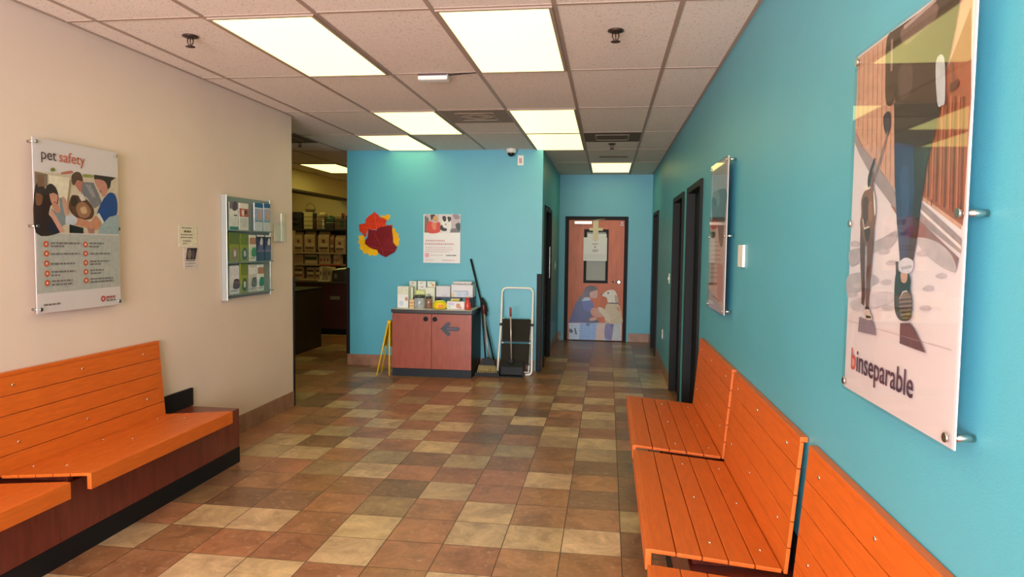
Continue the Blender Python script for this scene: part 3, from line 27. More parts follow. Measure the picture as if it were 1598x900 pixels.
# ---------------------------------------------------------------- helpers
def lin(c): return tuple((x/255/12.92 if x/255 <= .04045 else ((x/255+.055)/1.055)**2.4) for x in c)
MC = {}
def mat(name, col, rough=.5, metal=0, bump=0, bscale=40, vary=0, vscale=6, coat=0, emit=None, estr=0, trans=0, stretch=None, alpha=1, spec=.5):
    key = (name, col)
    if key in MC: return MC[key]
    m = bpy.data.materials.new(name); m.use_nodes = True; nt = m.node_tree; b = nt.nodes['Principled BSDF']
    c = lin(col); b.inputs['Base Color'].default_value = (*c,1); b.inputs['Roughness'].default_value = rough
    b.inputs['Metallic'].default_value = metal; b.inputs['Coat Weight'].default_value = coat; b.inputs['Coat Roughness'].default_value = .03
    b.inputs['Specular IOR Level'].default_value = spec
    if trans: b.inputs['Transmission Weight'].default_value = trans; b.inputs['IOR'].default_value = 1.1
    if alpha < 1: b.inputs['Alpha'].default_value = alpha
    if emit: b.inputs['Emission Color'].default_value = (*emit,1); b.inputs['Emission Strength'].default_value = estr
    if bump or vary:
        tc = nt.nodes.new('ShaderNodeTexCoord'); mp = nt.nodes.new('ShaderNodeMapping'); nt.links.new(tc.outputs['Object'], mp.inputs[0])
        if stretch: mp.inputs['Scale'].default_value = stretch
    if bump:
        n = nt.nodes.new('ShaderNodeTexNoise'); n.inputs['Scale'].default_value = bscale; n.inputs['Detail'].default_value = 4
        bp = nt.nodes.new('ShaderNodeBump'); bp.inputs['Strength'].default_value = bump; bp.inputs['Distance'].default_value = .01
        nt.links.new(mp.outputs[0], n.inputs[0]); nt.links.new(n.outputs[0], bp.inputs['Height']); nt.links.new(bp.outputs[0], b.inputs['Normal'])
    if vary:
        n = nt.nodes.new('ShaderNodeTexNoise'); n.inputs['Scale'].default_value = vscale; n.inputs['Detail'].default_value = 6
        cr = nt.nodes.new('ShaderNodeValToRGB'); cr.color_ramp.elements[0].position=.3; cr.color_ramp.elements[1].position=.7
        cr.color_ramp.elements[0].color = (*[x*(1-vary) for x in c],1); cr.color_ramp.elements[1].color = (*[min(1,x*(1+vary)) for x in c],1)
        nt.links.new(mp.outputs[0], n.inputs[0]); nt.links.new(n.outputs[0], cr.inputs[0]); nt.links.new(cr.outputs[0], b.inputs['Base Color'])
    MC[key] = m; return m
def box(bm, x0,x1,y0,y1,z0,z1, bev=0, mi=0):
    vs = [bm.verts.new((x,y,z)) for x in (x0,x1) for y in (y0,y1) for z in (z0,z1)]
    fs = [bm.faces.new([vs[i] for i in q]) for q in ((0,1,3,2),(4,6,7,5),(0,4,5,1),(2,3,7,6),(0,2,6,4),(1,5,7,3))]
    for q in fs: q.material_index = mi
    if bev:
        es = list({e for q in fs for e in q.edges})
        rr = bmesh.ops.bevel(bm, geom=es, offset=bev, segments=2, affect='EDGES', profile=.5)
        for q in rr['faces']: q.material_index = mi
    return bm
def tube(bm, pts, rad, n=12, closed=False, mi=0, caps=True):
    pts = [Vector(p) for p in pts]; rings = []; N = len(pts); rads = rad if isinstance(rad,(list,tuple)) else [rad]*N
    ref = None
    for i,p in enumerate(pts):
        if closed: t = (pts[(i+1)%N]-pts[i-1]).normalized()
        else: t = (pts[min(i+1,N-1)]-pts[max(i-1,0)]).normalized()
        if ref is None: ref = t.orthogonal().normalized()
        ref = (ref - t*ref.dot(t)); ref = ref.normalized() if ref.length > 1e-6 else t.orthogonal().normalized()
        b2 = t.cross(ref)
        rings.append([bm.verts.new(p+rads[i]*(math.cos(2*math.pi*k/n)*ref+math.sin(2*math.pi*k/n)*b2)) for k in range(n)])
    for i in range(N if closed else N-1):
        a, b = rings[i], rings[(i+1)%N]
        for k in range(n):
            q = bm.faces.new((a[k],a[(k+1)%n],b[(k+1)%n],b[k])); q.smooth = True; q.material_index = mi
    if not closed and caps:
        bm.faces.new(rings[0][::-1]).material_index = mi; bm.faces.new(rings[-1]).material_index = mi
    return bm
def lathe(bm, prof, cx=0, cy=0, n=20, mi=0, z0=0):
    rings = [[bm.verts.new((cx+r_*math.cos(2*math.pi*k/n), cy+r_*math.sin(2*math.pi*k/n), z0+z)) for k in range(n)] for r_,z in prof]
    for a,b in zip(rings,rings[1:]):
        for k in range(n):
            q = bm.faces.new((a[k],a[(k+1)%n],b[(k+1)%n],b[k])); q.smooth = True; q.material_index = mi
    bm.faces.new(rings[0][::-1]).material_index = mi; bm.faces.new(rings[-1]).material_index = mi
    return bm
def prism(bm, pts, d, mi=0):
    """pts: outline of 3D points, d: extrusion vector"""
    a = [bm.verts.new(p) for p in pts]; d = Vector(d); b = [bm.verts.new(Vector(p)+d) for p in pts]
    for q in (a, b[::-1]):
        bm.faces.new(q).material_index = mi
    n = len(a)
    for k in range(n): bm.faces.new((a[k],b[k],b[(k+1)%n],a[(k+1)%n])).material_index = mi
    bmesh.ops.recalc_face_normals(bm, faces=bm.faces[:])
    return bm
def obj(name, bm, mats, parent=None, loc=None):
    bmesh.ops.recalc_face_normals(bm, faces=bm.faces[:]) if name not in NOREC else None
    me = bpy.data.meshes.new(name); bm.to_mesh(me); bm.free()
    for m in (mats if isinstance(mats,(list,tuple)) else [mats]): me.materials.append(m)
    o = bpy.data.objects.new(name, me); COL.objects.link(o)
    if parent: o.parent = parent
    if loc: o.location = loc
    return o
NOREC = {'printed_picture','wall_lettering'}
B = bmesh.new
def tag(o, label, cat, group=None):
    o['label'] = label; o['category'] = cat
    if group: o['group'] = group
    return o
def thing(name, label, cat, loc=(0,0,0), rz=0, group=None):
    o = bpy.data.objects.new(name, None); COL.objects.link(o); o.location = loc; o.rotation_euler = (0,0,rz); o.empty_display_size=.1
    return tag(o, label, cat, group)
def struct(name, bm, m):
    o = obj(name, bm, m); o['kind'] = 'structure'; return o
def copy_tree(o, parent=None):
    c = o.copy(); COL.objects.link(c); c.parent = parent
    for ch in o.children: copy_tree(ch, c)
    return c
def frame_matrix(wall, o):
    """2D drawing frame: x to the viewer's right, y up, z out of the wall"""
    if wall == 'left': c = ((0,1,0),(0,0,1),(1,0,0))
    elif wall == 'right': c = ((0,-1,0),(0,0,1),(-1,0,0))
    else: c = ((1,0,0),(0,0,1),(0,-1,0))
    return Matrix(((c[0][0],c[1][0],c[2][0],o[0]),(c[0][1],c[1][1],c[2][1],o[1]),(c[0][2],c[1][2],c[2][2],o[2]),(0,0,0,1)))
def smooth_loop(p, k=4):
    n = len(p); out = []
    for i in range(n):
        a,b,c,d = p[i-1],p[i],p[(i+1)%n],p[(i+2)%n]
        for j in range(k):
            t = j/k
            out.append(tuple(.5*((2*b[q])+(-a[q]+c[q])*t+(2*a[q]-5*b[q]+4*c[q]-d[q])*t*t+(-a[q]+3*b[q]-3*c[q]+d[q])*t**3) for q in (0,1)))
    return out
INK = {}
def ink(col, coat=.0):
    k = (col, coat)
    if k not in INK: INK[k] = mat('ink_%d'%len(INK), col, .45, coat=coat, vary=.10, vscale=35)
    return INK[k]
def picture(name, lst, M, parent, coat=0, z=.0004, clip=None):
    """flat printed picture made of coloured shapes"""
    bm = B(); mats = []
    for i,(col,pts,sm) in enumerate(lst):
        m = ink(col, coat)
        if m not in mats: mats.append(m)
        if sm: pts = smooth_loop(pts)
        if clip: pts = [(min(max(a,0),clip[0]),min(max(b,0),clip[1])) for a,b in pts]
        q = [(a,b) for k,(a,b) in enumerate(pts) if abs(a-pts[k-1][0])+abs(b-pts[k-1][1]) > 1e-6]
        area2 = sum(q[k-1][0]*q[k][1]-q[k][0]*q[k-1][1] for k in range(len(q)))
        if area2 < 0: q = q[::-1]
        if len(q) < 3: continue
        fc = bm.faces.new([bm.verts.new((a,b,z+i*.00006)) for a,b in q]); fc.material_index = mats.index(m)
    bm.normal_update(); bmesh.ops.triangulate(bm, faces=bm.faces[:], ngon_method='EAR_CLIP')
    bm.transform(M)
    return obj(name, bm, mats, parent)
def text_bm(s, size, x, y, z=.002, align='LEFT', ext=.0003, off=0):
    cu = bpy.data.curves.new('t','FONT'); cu.offset = off; cu.body = s; cu.size = size; cu.align_x = align; cu.extrude = ext; cu.resolution_u = 3
    o = bpy.data.objects.new('t', cu); COL.objects.link(o); bpy.context.view_layer.update()
    me = bpy.data.meshes.new_from_object(o.evaluated_get(bpy.context.evaluated_depsgraph_get()))
    bm = B(); bm.from_mesh(me); bm.transform(Matrix.Translation((x,y,z)))
    bpy.data.objects.remove(o); bpy.data.curves.remove(cu); bpy.data.meshes.remove(me)
    return bm
def text(name, s, size, x, y, M, parent, col, z=.0035, align='LEFT', sx=1, bold=0):
    bm = text_bm(s, size, 0, 0, 0, align, off=bold)
    bm.transform(Matrix.Diagonal((sx,1,1,1)))
    bm.transform(Matrix.Translation((x,y,z))); bm.transform(M)
    return obj(name, bm, ink(col), parent)
rnd = random.Random(5)
def lines_of_words(bm, x, y, w_, h, M, z=.0036):
    """illegibly small print, seen as short strokes"""
    cx = x
    while cx < x+w_-.004:
        ww = min(rnd.uniform(.010,.030), x+w_-cx)
        vs = [bm.verts.new(M @ Vector(p)) for p in ((cx,y-h/2,z),(cx+ww,y-h/2,z),(cx+ww,y+h/2,z),(cx,y+h/2,z))]
        bm.faces.new(vs); cx += ww+.006

# ---------------------------------------------------------------- materials
TEAL = mat('teal_paint', (86,170,190), .42, bump=.08, bscale=220, vary=.03, vscale=2)
BEIGE = mat('beige_paint', (224,199,182), .5, bump=.08, bscale=220, vary=.03, vscale=2)
STOREW = mat('store_paint', (216,192,140), .6)
BLACK = mat('black_trim', (24,23,25), .55, spec=.2)
DARKD = mat('dark_door', (20,20,24), .55, spec=.15)
ORANGE = mat('orange_board', (208,98,30), .42, spec=.35, bump=.15, bscale=60, vary=.09, vscale=9, stretch=(8,1,8))
MAHOG = mat('mahogany_laminate', (112,48,36), .3, vary=.22, vscale=7, stretch=(5,5,.7))
CHERRY = mat('cherry_laminate', (152,72,52), .35, vary=.14, vscale=6, stretch=(4,4,1))
STEEL = mat('brushed_steel', (205,200,192), .25, metal=1)
WHITE = mat('white_enamel', (236,232,228), .3)
PLASTW = mat('white_plastic', (232,228,222), .4)
PLASTB = mat('black_plastic', (26,26,29), .5, spec=.25)
ACRYL = mat('clear_acrylic', (235,240,240), .04, trans=.95, alpha=.35)
PAPER = mat('paper', (232,228,222), .6)
POSTER = mat('poster_print', (222,208,208), .35, coat=.7)

def floor_mat():
    m = bpy.data.materials.new('floor_tile'); m.use_nodes = True; nt = m.node_tree; N = nt.nodes; L = nt.links; b = N['Principled BSDF']
    at = N.new('ShaderNodeVertexColor'); at.layer_name = 'tile'
    tc = N.new('ShaderNodeTexCoord')
    n1 = N.new('ShaderNodeTexNoise'); n1.inputs['Scale'].default_value = 5; n1.inputs['Detail'].default_value = 8; n1.inputs['Roughness'].default_value=.75; n1.inputs['Distortion'].default_value=.6
    n2 = N.new('ShaderNodeTexNoise'); n2.inputs['Scale'].default_value = 28; n2.inputs['Detail'].default_value = 6
    add = N.new('ShaderNodeVectorMath'); add.operation='ADD'; sc = N.new('ShaderNodeVectorMath'); sc.operation='SCALE'; sc.inputs['Scale'].default_value = 37
    L.new(at.outputs[0], sc.inputs[0]); L.new(tc.outputs['Object'], add.inputs[0]); L.new(sc.outputs[0], add.inputs[1]); L.new(add.outputs[0], n1.inputs[0]); L.new(tc.outputs['Object'], n2.inputs[0])
    r1 = N.new('ShaderNodeValToRGB'); r1.color_ramp.elements[0].position=.32; r1.color_ramp.elements[0].color=(.50,.42,.38,1); r1.color_ramp.elements[1].position=.68; r1.color_ramp.elements[1].color=(1.4,1.42,1.38,1)
    L.new(n1.outputs[0], r1.inputs[0])
    mx = N.new('ShaderNodeMix'); mx.data_type='RGBA'; mx.blend_type='MULTIPLY'; mx.inputs[0].default_value=.85; L.new(at.outputs[0], mx.inputs[6]); L.new(r1.outputs[0], mx.inputs[7])
    r2 = N.new('ShaderNodeValToRGB'); r2.color_ramp.elements[0].position=.58; r2.color_ramp.elements[0].color=(0,0,0,1); r2.color_ramp.elements[1].position=.72; r2.color_ramp.elements[1].color=(.35,.35,.35,1)
    L.new(n2.outputs[0], r2.inputs[0])
    m2 = N.new('ShaderNodeMix'); m2.data_type='RGBA'; L.new(r2.outputs[0], m2.inputs[0]); L.new(mx.outputs[2], m2.inputs[6]); m2.inputs[7].default_value=(*lin((206,180,146)),1)
    # grout from position
    sep = N.new('ShaderNodeSeparateXYZ'); L.new(tc.outputs['Object'], sep.inputs[0]); ds = []
    for ax,off in ((0,FX),(1,FY)):
        a = N.new('ShaderNodeMath'); a.operation='SUBTRACT'; L.new(sep.outputs[ax], a.inputs[0]); a.inputs[1].default_value = off
        d = N.new('ShaderNodeMath'); d.operation='PINGPONG'; L.new(a.outputs[0], d.inputs[0]); d.inputs[1].default_value = FP/2; ds.append(d)
    mn = N.new('ShaderNodeMath'); mn.operation='MINIMUM'; L.new(ds[0].outputs[0], mn.inputs[0]); L.new(ds[1].outputs[0], mn.inputs[1])
    gr = N.new('ShaderNodeMapRange'); gr.inputs['From Min'].default_value=.0012; gr.inputs['From Max'].default_value=.0032; L.new(mn.outputs[0], gr.inputs['Value'])
    m3 = N.new('ShaderNodeMix'); m3.data_type='RGBA'; L.new(gr.outputs[0], m3.inputs[0]); m3.inputs[6].default_value=(*lin((70,46,34)),1); L.new(m2.outputs[2], m3.inputs[7])
    L.new(m3.outputs[2], b.inputs['Base Color'])
    bp = N.new('ShaderNodeBump'); bp.inputs['Strength'].default_value=.35; bp.inputs['Distance'].default_value=.003
    ad = N.new('ShaderNodeMath'); ad.operation='MULTIPLY_ADD'; L.new(n1.outputs[0], ad.inputs[0]); ad.inputs[1].default_value=.5; L.new(gr.outputs[0], ad.inputs[2])
    L.new(ad.outputs[0], bp.inputs['Height']); L.new(bp.outputs[0], b.inputs['Normal'])
    rr = N.new('ShaderNodeMapRange'); L.new(n1.outputs[0], rr.inputs['Value']); rr.inputs['To Min'].default_value=.22; rr.inputs['To Max'].default_value=.42; L.new(rr.outputs[0], b.inputs['Roughness'])
    b.inputs['Specular IOR Level'].default_value=.5
    return m
def ceil_mat(name, base):
    m = bpy.data.materials.new(name); m.use_nodes=True; nt=m.node_tree; N=nt.nodes; L=nt.links; b=N['Principled BSDF']; b.inputs['Roughness'].default_value=.85
    tc=N.new('ShaderNodeTexCoord'); n=N.new('ShaderNodeTexNoise'); n.inputs['Scale'].default_value=90; n.inputs['Detail'].default_value=3
    L.new(tc.outputs['Object'],n.inputs[0]); cr=N.new('ShaderNodeValToRGB'); c=lin(base)
    cr.color_ramp.elements[0].position=.30; cr.color_ramp.elements[0].color=(*[x*.55 for x in c],1); cr.color_ramp.elements[1].position=.40; cr.color_ramp.elements[1].color=(*c,1)
    L.new(n.outputs[0],cr.inputs[0]); L.new(cr.outputs[0],b.inputs['Base Color'])
    bp=N.new('ShaderNodeBump'); bp.inputs['Strength'].default_value=.3; bp.inputs['Distance'].default_value=.004; L.new(n.outputs[0],bp.inputs['Height']); L.new(bp.outputs[0],b.inputs['Normal'])
    return m

# ---------------------------------------------------------------- room shell
FX, FY, FP = .0991, 3.0884, .3026
XL, YL, XR, XT, YT, YB = -2.9126, 6.1131, .7005, -.7921, 8.3796, 11.354
XS, YS, YF = -6.6, 12.8, -3.6      # far store wall, store back wall, street front
LT, RU, BR = (198,162,126), (162,109,78), (134,96,70)
ROWS = {  # columns -9..0 counted from the grid line left of the right benches
 -1:'RRLLRRLRRR', 0:'LRRRLRRRRB', 1:'RLLRLRLLLB', 2:'BBBRMRLRRT', 3:'BRRRBLRRBB', 4:'RRMLRRRLRB', 5:'TLRTBTRRBB', 6:'LBLRLRTRTB',
 7:'RTRLRBRTLR', 8:'BRLRLRBLRB', 9:'RLRTRRLRTR', 10:'LRRLRLBRLB', 11:'RRTRLRRLRT', 12:'LRBRRTLRLR', 13:'RLRLRRRTRL', 14:'BRRRLRRLRR'}
bm = B(); lay = bm.loops.layers.float_color.new('tile'); rf = random.Random(11)
XO = 2.0; c0, c1 = math.floor((XS-FX)/FP), math.ceil((XO-FX)/FP); q0, q1 = math.floor((YF-FY)/FP), math.ceil((YS-FY)/FP)
for c in range(c0,c1):
    for q in range(q0,q1):
        x0,x1 = max(XS,FX+c*FP), min(XO,FX+(c+1)*FP); y0,y1 = max(YF,FY+q*FP), min(YS,FY+(q+1)*FP)
        fc = bm.faces.new([bm.verts.new(p) for p in ((x0,y0,0),(x1,y0,0),(x1,y1,0),(x0,y1,0))])
        k = ROWS[q][c+9] if q in ROWS and -9 <= c <= 0 else rf.choice('RRRRBTLLM')
        col = {'L':LT,'R':RU,'B':BR,'T':(170,140,106),'M':(154,116,84)}[k]
        j = rf.uniform(.86,1.1); col = [v*j for v in lin([min(255,v+rf.uniform(-3,3)) for v in col])]
        for l in fc.loops: l[lay] = (*col,1)
struct('floor', bm, floor_mat())
bm = B(); box(bm, XS,2.0,YF,YS,ZC,ZC+.05); struct('ceiling', bm, ceil_mat('ceiling_tile', (240,226,214)))
CX, CY, CPX, CPY = -.2804, 3.4186, .61, 1.2594
TBAR = mat('ceiling_bar', (172,148,132), .5)
bm = B()
for k in range(-11,2):
    x = CX+CPX*k
    y1 = YS if x < XT-.1 else YB
    box(bm, x-.012,x+.012,YF,y1 if not(XT-2.4<x<XT) else YT,ZC-.004,ZC+.001)
for k in range(-5,8):
    y = CY+CPY*k
    box(bm, XS, (XR if y<YB else -3.3), y-.010,y+.010,ZC-.0035,ZC+.0005)
box(bm, XR-.02,XR,YF,YB,ZC-.004,ZC+.001); box(bm, XL,XL+.02,YF,YL,ZC-.004,ZC+.001); box(bm,-3.26,XT,YT-.02,YT,ZC-.004,ZC+.001); box(bm,XT,XR,YB-.02,YB,ZC-.004,ZC+.001)
struct('trim_1', bm, TBAR)
# walls
bm = B(); box(bm, XL-.13,XL,YF,YL,0,ZC); struct('wall_left', bm, BEIGE)
DR = [(6.40,7.60),(5.36,6.29),(9.87,10.80)]      # openings in the right wall
def wall_with_holes(bm, x0,x1, y0,y1, holes, zt=2.06):
    ys = sorted(holes); cur = y0
    for a,b in ys:
        box(bm, x0,x1,cur,a,0,ZC); box(bm, x0,x1,a,b,zt,ZC); cur = b
    box(bm, x0,x1,cur,y1,0,ZC)
bm = B(); wall_with_holes(bm, XR,XR+.12,YF,YB+.12,[(6.62,7.57),(5.36,6.28),(9.87,10.80)]); struct('wall_right', bm, TEAL)
bm = B(); wall_with_holes(bm, XT-.12,XT,YT,YB+.12,[(8.68,9.63)]); struct('wall_passage', bm, TEAL)
bm = B(); box(bm, -3.26,XT-.12,YT,YT+.12,0,ZC); struct('wall_centre', bm, TEAL)
bm = B(); box(bm, -3.26,-3.14,YT+.12,YS,0,ZC); struct('wall_store_right', bm, STOREW)
bm = B(); box(bm, XT,-.66,YB,YB+.12,0,ZC); box(bm, -.66,.29,YB,YB+.12,2.02,ZC); box(bm,.29,XR,YB,YB+.12,0,ZC); struct('wall_back', bm, TEAL)
bm = B(); box(bm, XS,-3.14,YS,YS+.1,0,ZC); struct('wall_store_back', bm, STOREW)
bm = B(); box(bm, XS-.1,XS,YF,YS+.1,0,ZC); struct('wall_store_left', bm, STOREW)
bm = B(); box(bm, XS,-3.0,2.6,2.7,0,ZC); struct('wall_store_front', bm, STOREW)
bm = B(); box(bm, -5.13,-4.9,6.5,12.75,2.39,ZC-.006); box(bm,-5.13,-4.885,6.5,12.75,2.36,2.39,mi=1); struct('trim_2', bm, [STOREW, mat('soffit_edge',(70,52,36),.6)])
# street front with a big window, behind the camera
bm = B(); box(bm, XL,-2.7,YF-.1,YF,0,ZC); box(bm,.5,XR,YF-.1,YF,0,ZC); box(bm,-2.7,.5,YF-.1,YF,0,.3); box(bm,-2.7,.5,YF-.1,YF,2.5,ZC); struct('wall_front', bm, BEIGE)
bm = B()
for x in (-2.7,-1.65,-.6,.45): box(bm, x,x+.05,YF-.08,YF-.02,.3,2.5)
box(bm,-2.7,.5,YF-.08,YF-.02,.3,.35); box(bm,-2.7,.5,YF-.08,YF-.02,2.45,2.5); struct('window_1', bm, BLACK)
bm = B(); box(bm, 2.0,2.1,YF,YS+.1,0,ZC); box(bm, -3.14,2.0,YS,YS+.1,0,ZC); box(bm, XR+.12,2.0,YF-.1,YF,0,ZC); struct('wall_light_block', bm, BEIGE)  # unseen walls added to keep outside light from leaking under the doors
# baseboards of tile
BT = mat('baseboard_tile', (150,108,84), .35, vary=.25, vscale=9)
def baseboard(name, segs):
    bm = B()
    for (ax,a,b,c,s,hh) in segs:
        n = max(1,round(abs(b-a)/FP)); st = (b-a)/n
        for k in range(n):
            p,q = a+k*st+.0015, a+(k+1)*st-.0015
            if ax == 'y': box(bm, min(c,c+s*.009),max(c,c+s*.009),p,q,0,hh,.0015)
            else: box(bm, p,q,min(c,c+s*.009),max(c,c+s*.009),0,hh,.0015)
    return struct(name, bm, BT)
baseboard('baseboard_left', [('y',4.48,YL,XL,1,.145)])
baseboard('baseboard_centre', [('x',-3.26,-.86,YT,-1,.14)])
baseboard('baseboard_right', [('y',7.64,9.79,XR,-1,.14),('y',YF,1.0,XR,-1,.14),('y',10.88,YB,XR,-1,.14)])
baseboard('baseboard_back', [('x',XT,-.74,YB,-1,.14),('x',.36,XR-.01,YB,-1,.14)])
baseboard('baseboard_passage', [('y',YT+.06,8.6,XT,1,.14),('y',9.71,YB-.01,XT,1,.14)])
# black corner guards
bm = B(); box(bm, XL-.135,XL+.006,YL-.001,YL+.035,0,1.222,.003); struct('trim_3', bm, BLACK)
bm = B(); box(bm, -3.272,-3.226,YT-.008,YT+.10,.14,1.235,.003); struct('trim_4', bm, BLACK)
bm = B(); box(bm, XT-.055,XT+.008,YT-.008,YT+.05,.0,1.2,.003); struct('trim_5', bm, BLACK)

# ---------------------------------------------------------------- doors
def door(idx, side, y0, y1, hinge_near=True, ztop=2.03, kind='plain'):
    """black framed dark door in a side wall; side +1 right wall, -1 passage wall"""
    xw = XR if side > 0 else XT; s = side
    r_ = bpy.data.objects.new('door_%d'%idx, None); COL.objects.link(r_); r_['kind'] = 'structure'; r_.location = (xw,(y0+y1)/2,0)
    bm = B(); yc=(y0+y1)/2; ww=(y1-y0)/2
    for yy in ((-ww-.0,-ww+.05),(ww-.05,ww+.0)):
        box(bm, min(-s*.02,s*.115),max(-s*.02,s*.115),yy[0],yy[1],0,ztop+.03,.003)
    box(bm, min(-s*.02,s*.115),max(-s*.02,s*.115),-ww+.05,ww-.05,ztop-.02,ztop+.03,.003)
    obj('door_frame', bm, BLACK, r_)
    bm = B(); box(bm, min(s*.05,s*.09),max(s*.05,s*.09),-ww+.052,ww-.052,.003,ztop-.022); sl = obj('door_panel', bm, DARKD, r_)
    for z in (.3,1.09,1.60,1.74):
        bm = B(); yy = -ww+.05 if hinge_near else ww-.05
        tube(bm, [(s*.035,yy+.012,z-.045),(s*.035,yy+.012,z+.045)], .008, 10); box(bm, min(s*.03,s*.05),max(s*.03,s*.05),yy+.001,yy+.03,z-.045,z+.045)
        if z != 1.60: obj('hinge', bm, STEEL, r_)
        else: bm.free()
    if side > 0: return r_
    bm = B(); yy = (ww-.12 if hinge_near else -ww+.12)
    tube(bm, [(s*.05,yy,1.0),(s*-.005,yy,1.0)], .011, 10); tube(bm, [(s*-.002,yy,1.0),(s*-.002,yy+(-.11 if hinge_near else .11),1.0)], .009, 10)
    obj('door_handle', bm, STEEL, r_)
    return r_
door(1, 1, 6.62, 7.57, True, 2.03); door(2, 1, 5.36, 6.28, True, 2.03); door(3, 1, 9.87, 10.80, True, 2.03)
d4 = door(4, -1, 8.68, 9.63, False, 2.0)
bm = B(); box(bm, -.005,.006,.40,.46,1.10,1.53,.003); 
for z in (1.14,1.49): tube(bm,[(.004,.43,z),(.012,.43,z)],.008,8)
obj('push_plate', bm, STEEL, d4)
# wood door at the end of the passage
r5 = bpy.data.objects.new('door_5', None); COL.objects.link(r5); r5['kind']='structure'; r5.location = (0,0,0)
bm = B()
for x0,x1 in ((-.69,-.635),(.268,.322)): box(bm, x0,x1,YB-.035,YB+.1,0,2.03,.003)
box(bm,-.635,.268,YB-.035,YB+.1,1.975,2.03,.003); obj('door_frame', bm, BLACK, r5)
DW = mat('door_wood', (200,100,54), .4, spec=.3, vary=.14, vscale=5, stretch=(3,3,.5))
yd = YB-.02
bm = B(); # slab with a window opening
wx0,wx1,wz0,wz1 = -.37,.0,.96,1.81
box(bm,-.632,wx0,yd,yd+.04,.012,1.972); box(bm,wx1,.265,yd,yd+.04,.012,1.972); box(bm,wx0,wx1,yd,yd+.04,.012,wz0); box(bm,wx0,wx1,yd,yd+.04,wz1,1.972)
dp = obj('door_panel', bm, DW, r5)
bm = B()
for a in ((wx0-.012,wx0+.03,wz0-.012,wz1+.012),(wx1-.03,wx1+.012,wz0-.012,wz1+.012),(wx0+.03,wx1-.03,wz0-.012,wz0+.03),(wx0+.03,wx1-.03,wz1-.03,wz1+.012)): box(bm,a[0],a[1],yd-.012,yd+.05,a[2],a[3],.002)
obj('window_frame', bm, BLACK, r5)
bm = B(); box(bm,wx0+.03,wx1-.03,yd+.02,yd+.03,wz0+.03,wz1-.03); obj('window_pane', bm, mat('obscure_glass',(150,150,134),.45), r5)
bm = B(); box(bm,-.545,-.255,yd-.05,yd-.001,1.90,1.955,.006); tube(bm,[(-.28,yd-.03,1.965),(-.05,yd-.04,1.985)],.007,8); obj('door_closer', bm, mat('closer_grey',(196,178,160),.3,metal=.4), r5)
bm = B(); lathe(bm,[(.032,0),(.034,.006),(.016,.012),(.014,.04),(.026,.05),(.03,.066),(.022,.08)],0,0,20)
bm.transform(Matrix.Translation((.19,yd-.001,.975)) @ Matrix.Rotation(math.radians(90),4,'X')); tube(bm,[(.17,yd-.055,.975),(.08,yd-.055,.975)],.011,10); obj('door_handle', bm, STEEL, r5)
o = picture('printed_picture', A['door_decal'], frame_matrix('back',(-.632,yd-.001,.012)), r5, coat=.1); o['label'] = 'large sticker of a woman in a blue shirt and a pale dog'
# notices on that door
t = thing('paper_notice', 'off-white paper notice taped over the window of the wooden back door', 'notice', (-.2,yd-.016,1.5))
bm = B(); box(bm,-.19,.19,-.003,0,-.19,.19); box(bm,-.13,.18,-.002,.0005,.191,.25); obj('sheet', bm, PAPER, t)
bm = B(); box(bm,-.04,.045,-.006,-.0035,.14,.47); box(bm,-.10,.12,-.0055,-.0036,.30,.345); obj('tape', bm, mat('masking_tape',(222,204,160),.5), t)
M = frame_matrix('back',(-.2,yd-.0195,1.5)); M0 = frame_matrix('back',(0,-.0035,0))
bm = B()
for yy,ww in ((.14,.03),(.085,.10),(.045,.03),(.025,.03),(-.015,.10),(-.035,.07)): lines_of_words(bm,-ww/2,yy,ww,.012,M0,.0008)
obj('small_print', bm, ink((120,70,72)), t)
bm = B()
for k in range(4): lines_of_words(bm,-.17,-.09-k*.022,.34,.004,M0,.0008)
obj('form_lines', bm, ink((160,155,150)), t)
t = thing('door_sticker', 'small square red and white sticker at the top right of the wooden door', 'sticker', (.22,yd-.001,1.915))
bm = B(); box(bm,-.045,.045,-.002,0,-.045,.045); obj('backing', bm, ink((176,60,58)), t)
bm = B(); box(bm,-.034,.034,-.003,-.0021,-.034,-.012); box(bm,-.025,.025,-.003,-.0021,.002,.03); obj('panel', bm, ink((214,170,160)), t)

# ---------------------------------------------------------------- ceiling lights
DIFF = mat('light_diffuser', (250,245,220), .4, emit=PANEL, estr=PANEL_S)
def panel_light(x0, y0, label, ly=CPY):
    t = thing('ceiling_light', label, 'ceiling light', (x0+CPX/2, y0+ly/2, ZC-.012), 0, 'fluorescent ceiling panels')
    a,b = CPX/2-.012, ly/2-.010
    bm = B()
    for q in ((-a,-a+.018,-b,b),(a-.018,a,-b,b),(-a+.018,a-.018,-b,-b+.018),(-a+.018,a-.018,b-.018,b)): box(bm,q[0],q[1],q[2],q[3],0,.012)
    obj('frame', bm, TBAR, t)
    bm = B(); box(bm,-a+.018,a-.018,-b+.018,b-.018,.003,.0115); obj('diffuser', bm, DIFF, t)
gx = lambda k: CX+CPX*k
gy = lambda k: CY+CPY*k
panel_light(gx(-3),gy(0),'large rectangular ceiling light panel nearest the beige wall')
panel_light(gx(-1),gy(0),'large rectangular ceiling light panel, the nearest one above the tiled floor centre')
panel_light(gx(-3),gy(2),'ceiling light panel left of the square ceiling vent, second in its row of three')
panel_light(gx(-4),gy(3),'ceiling light panel meeting the top of the teal wall above the paper leaves', YT-gy(3))
panel_light(gx(-1),gy(2),'ceiling light panel right of the square ceiling vent, front one of the touching pair')
panel_light(gx(-1),gy(3),'ceiling light panel right of the dome camera, back one of the touching pair', YT-gy(3)+.12 if False else CPY-.02)
panel_light(gx(0),gy(5),'ceiling light panel in the passage in front of the wooden door')
panel_light(gx(-7),gy(5),'ceiling light panel in the stockroom above the pet food shelves')
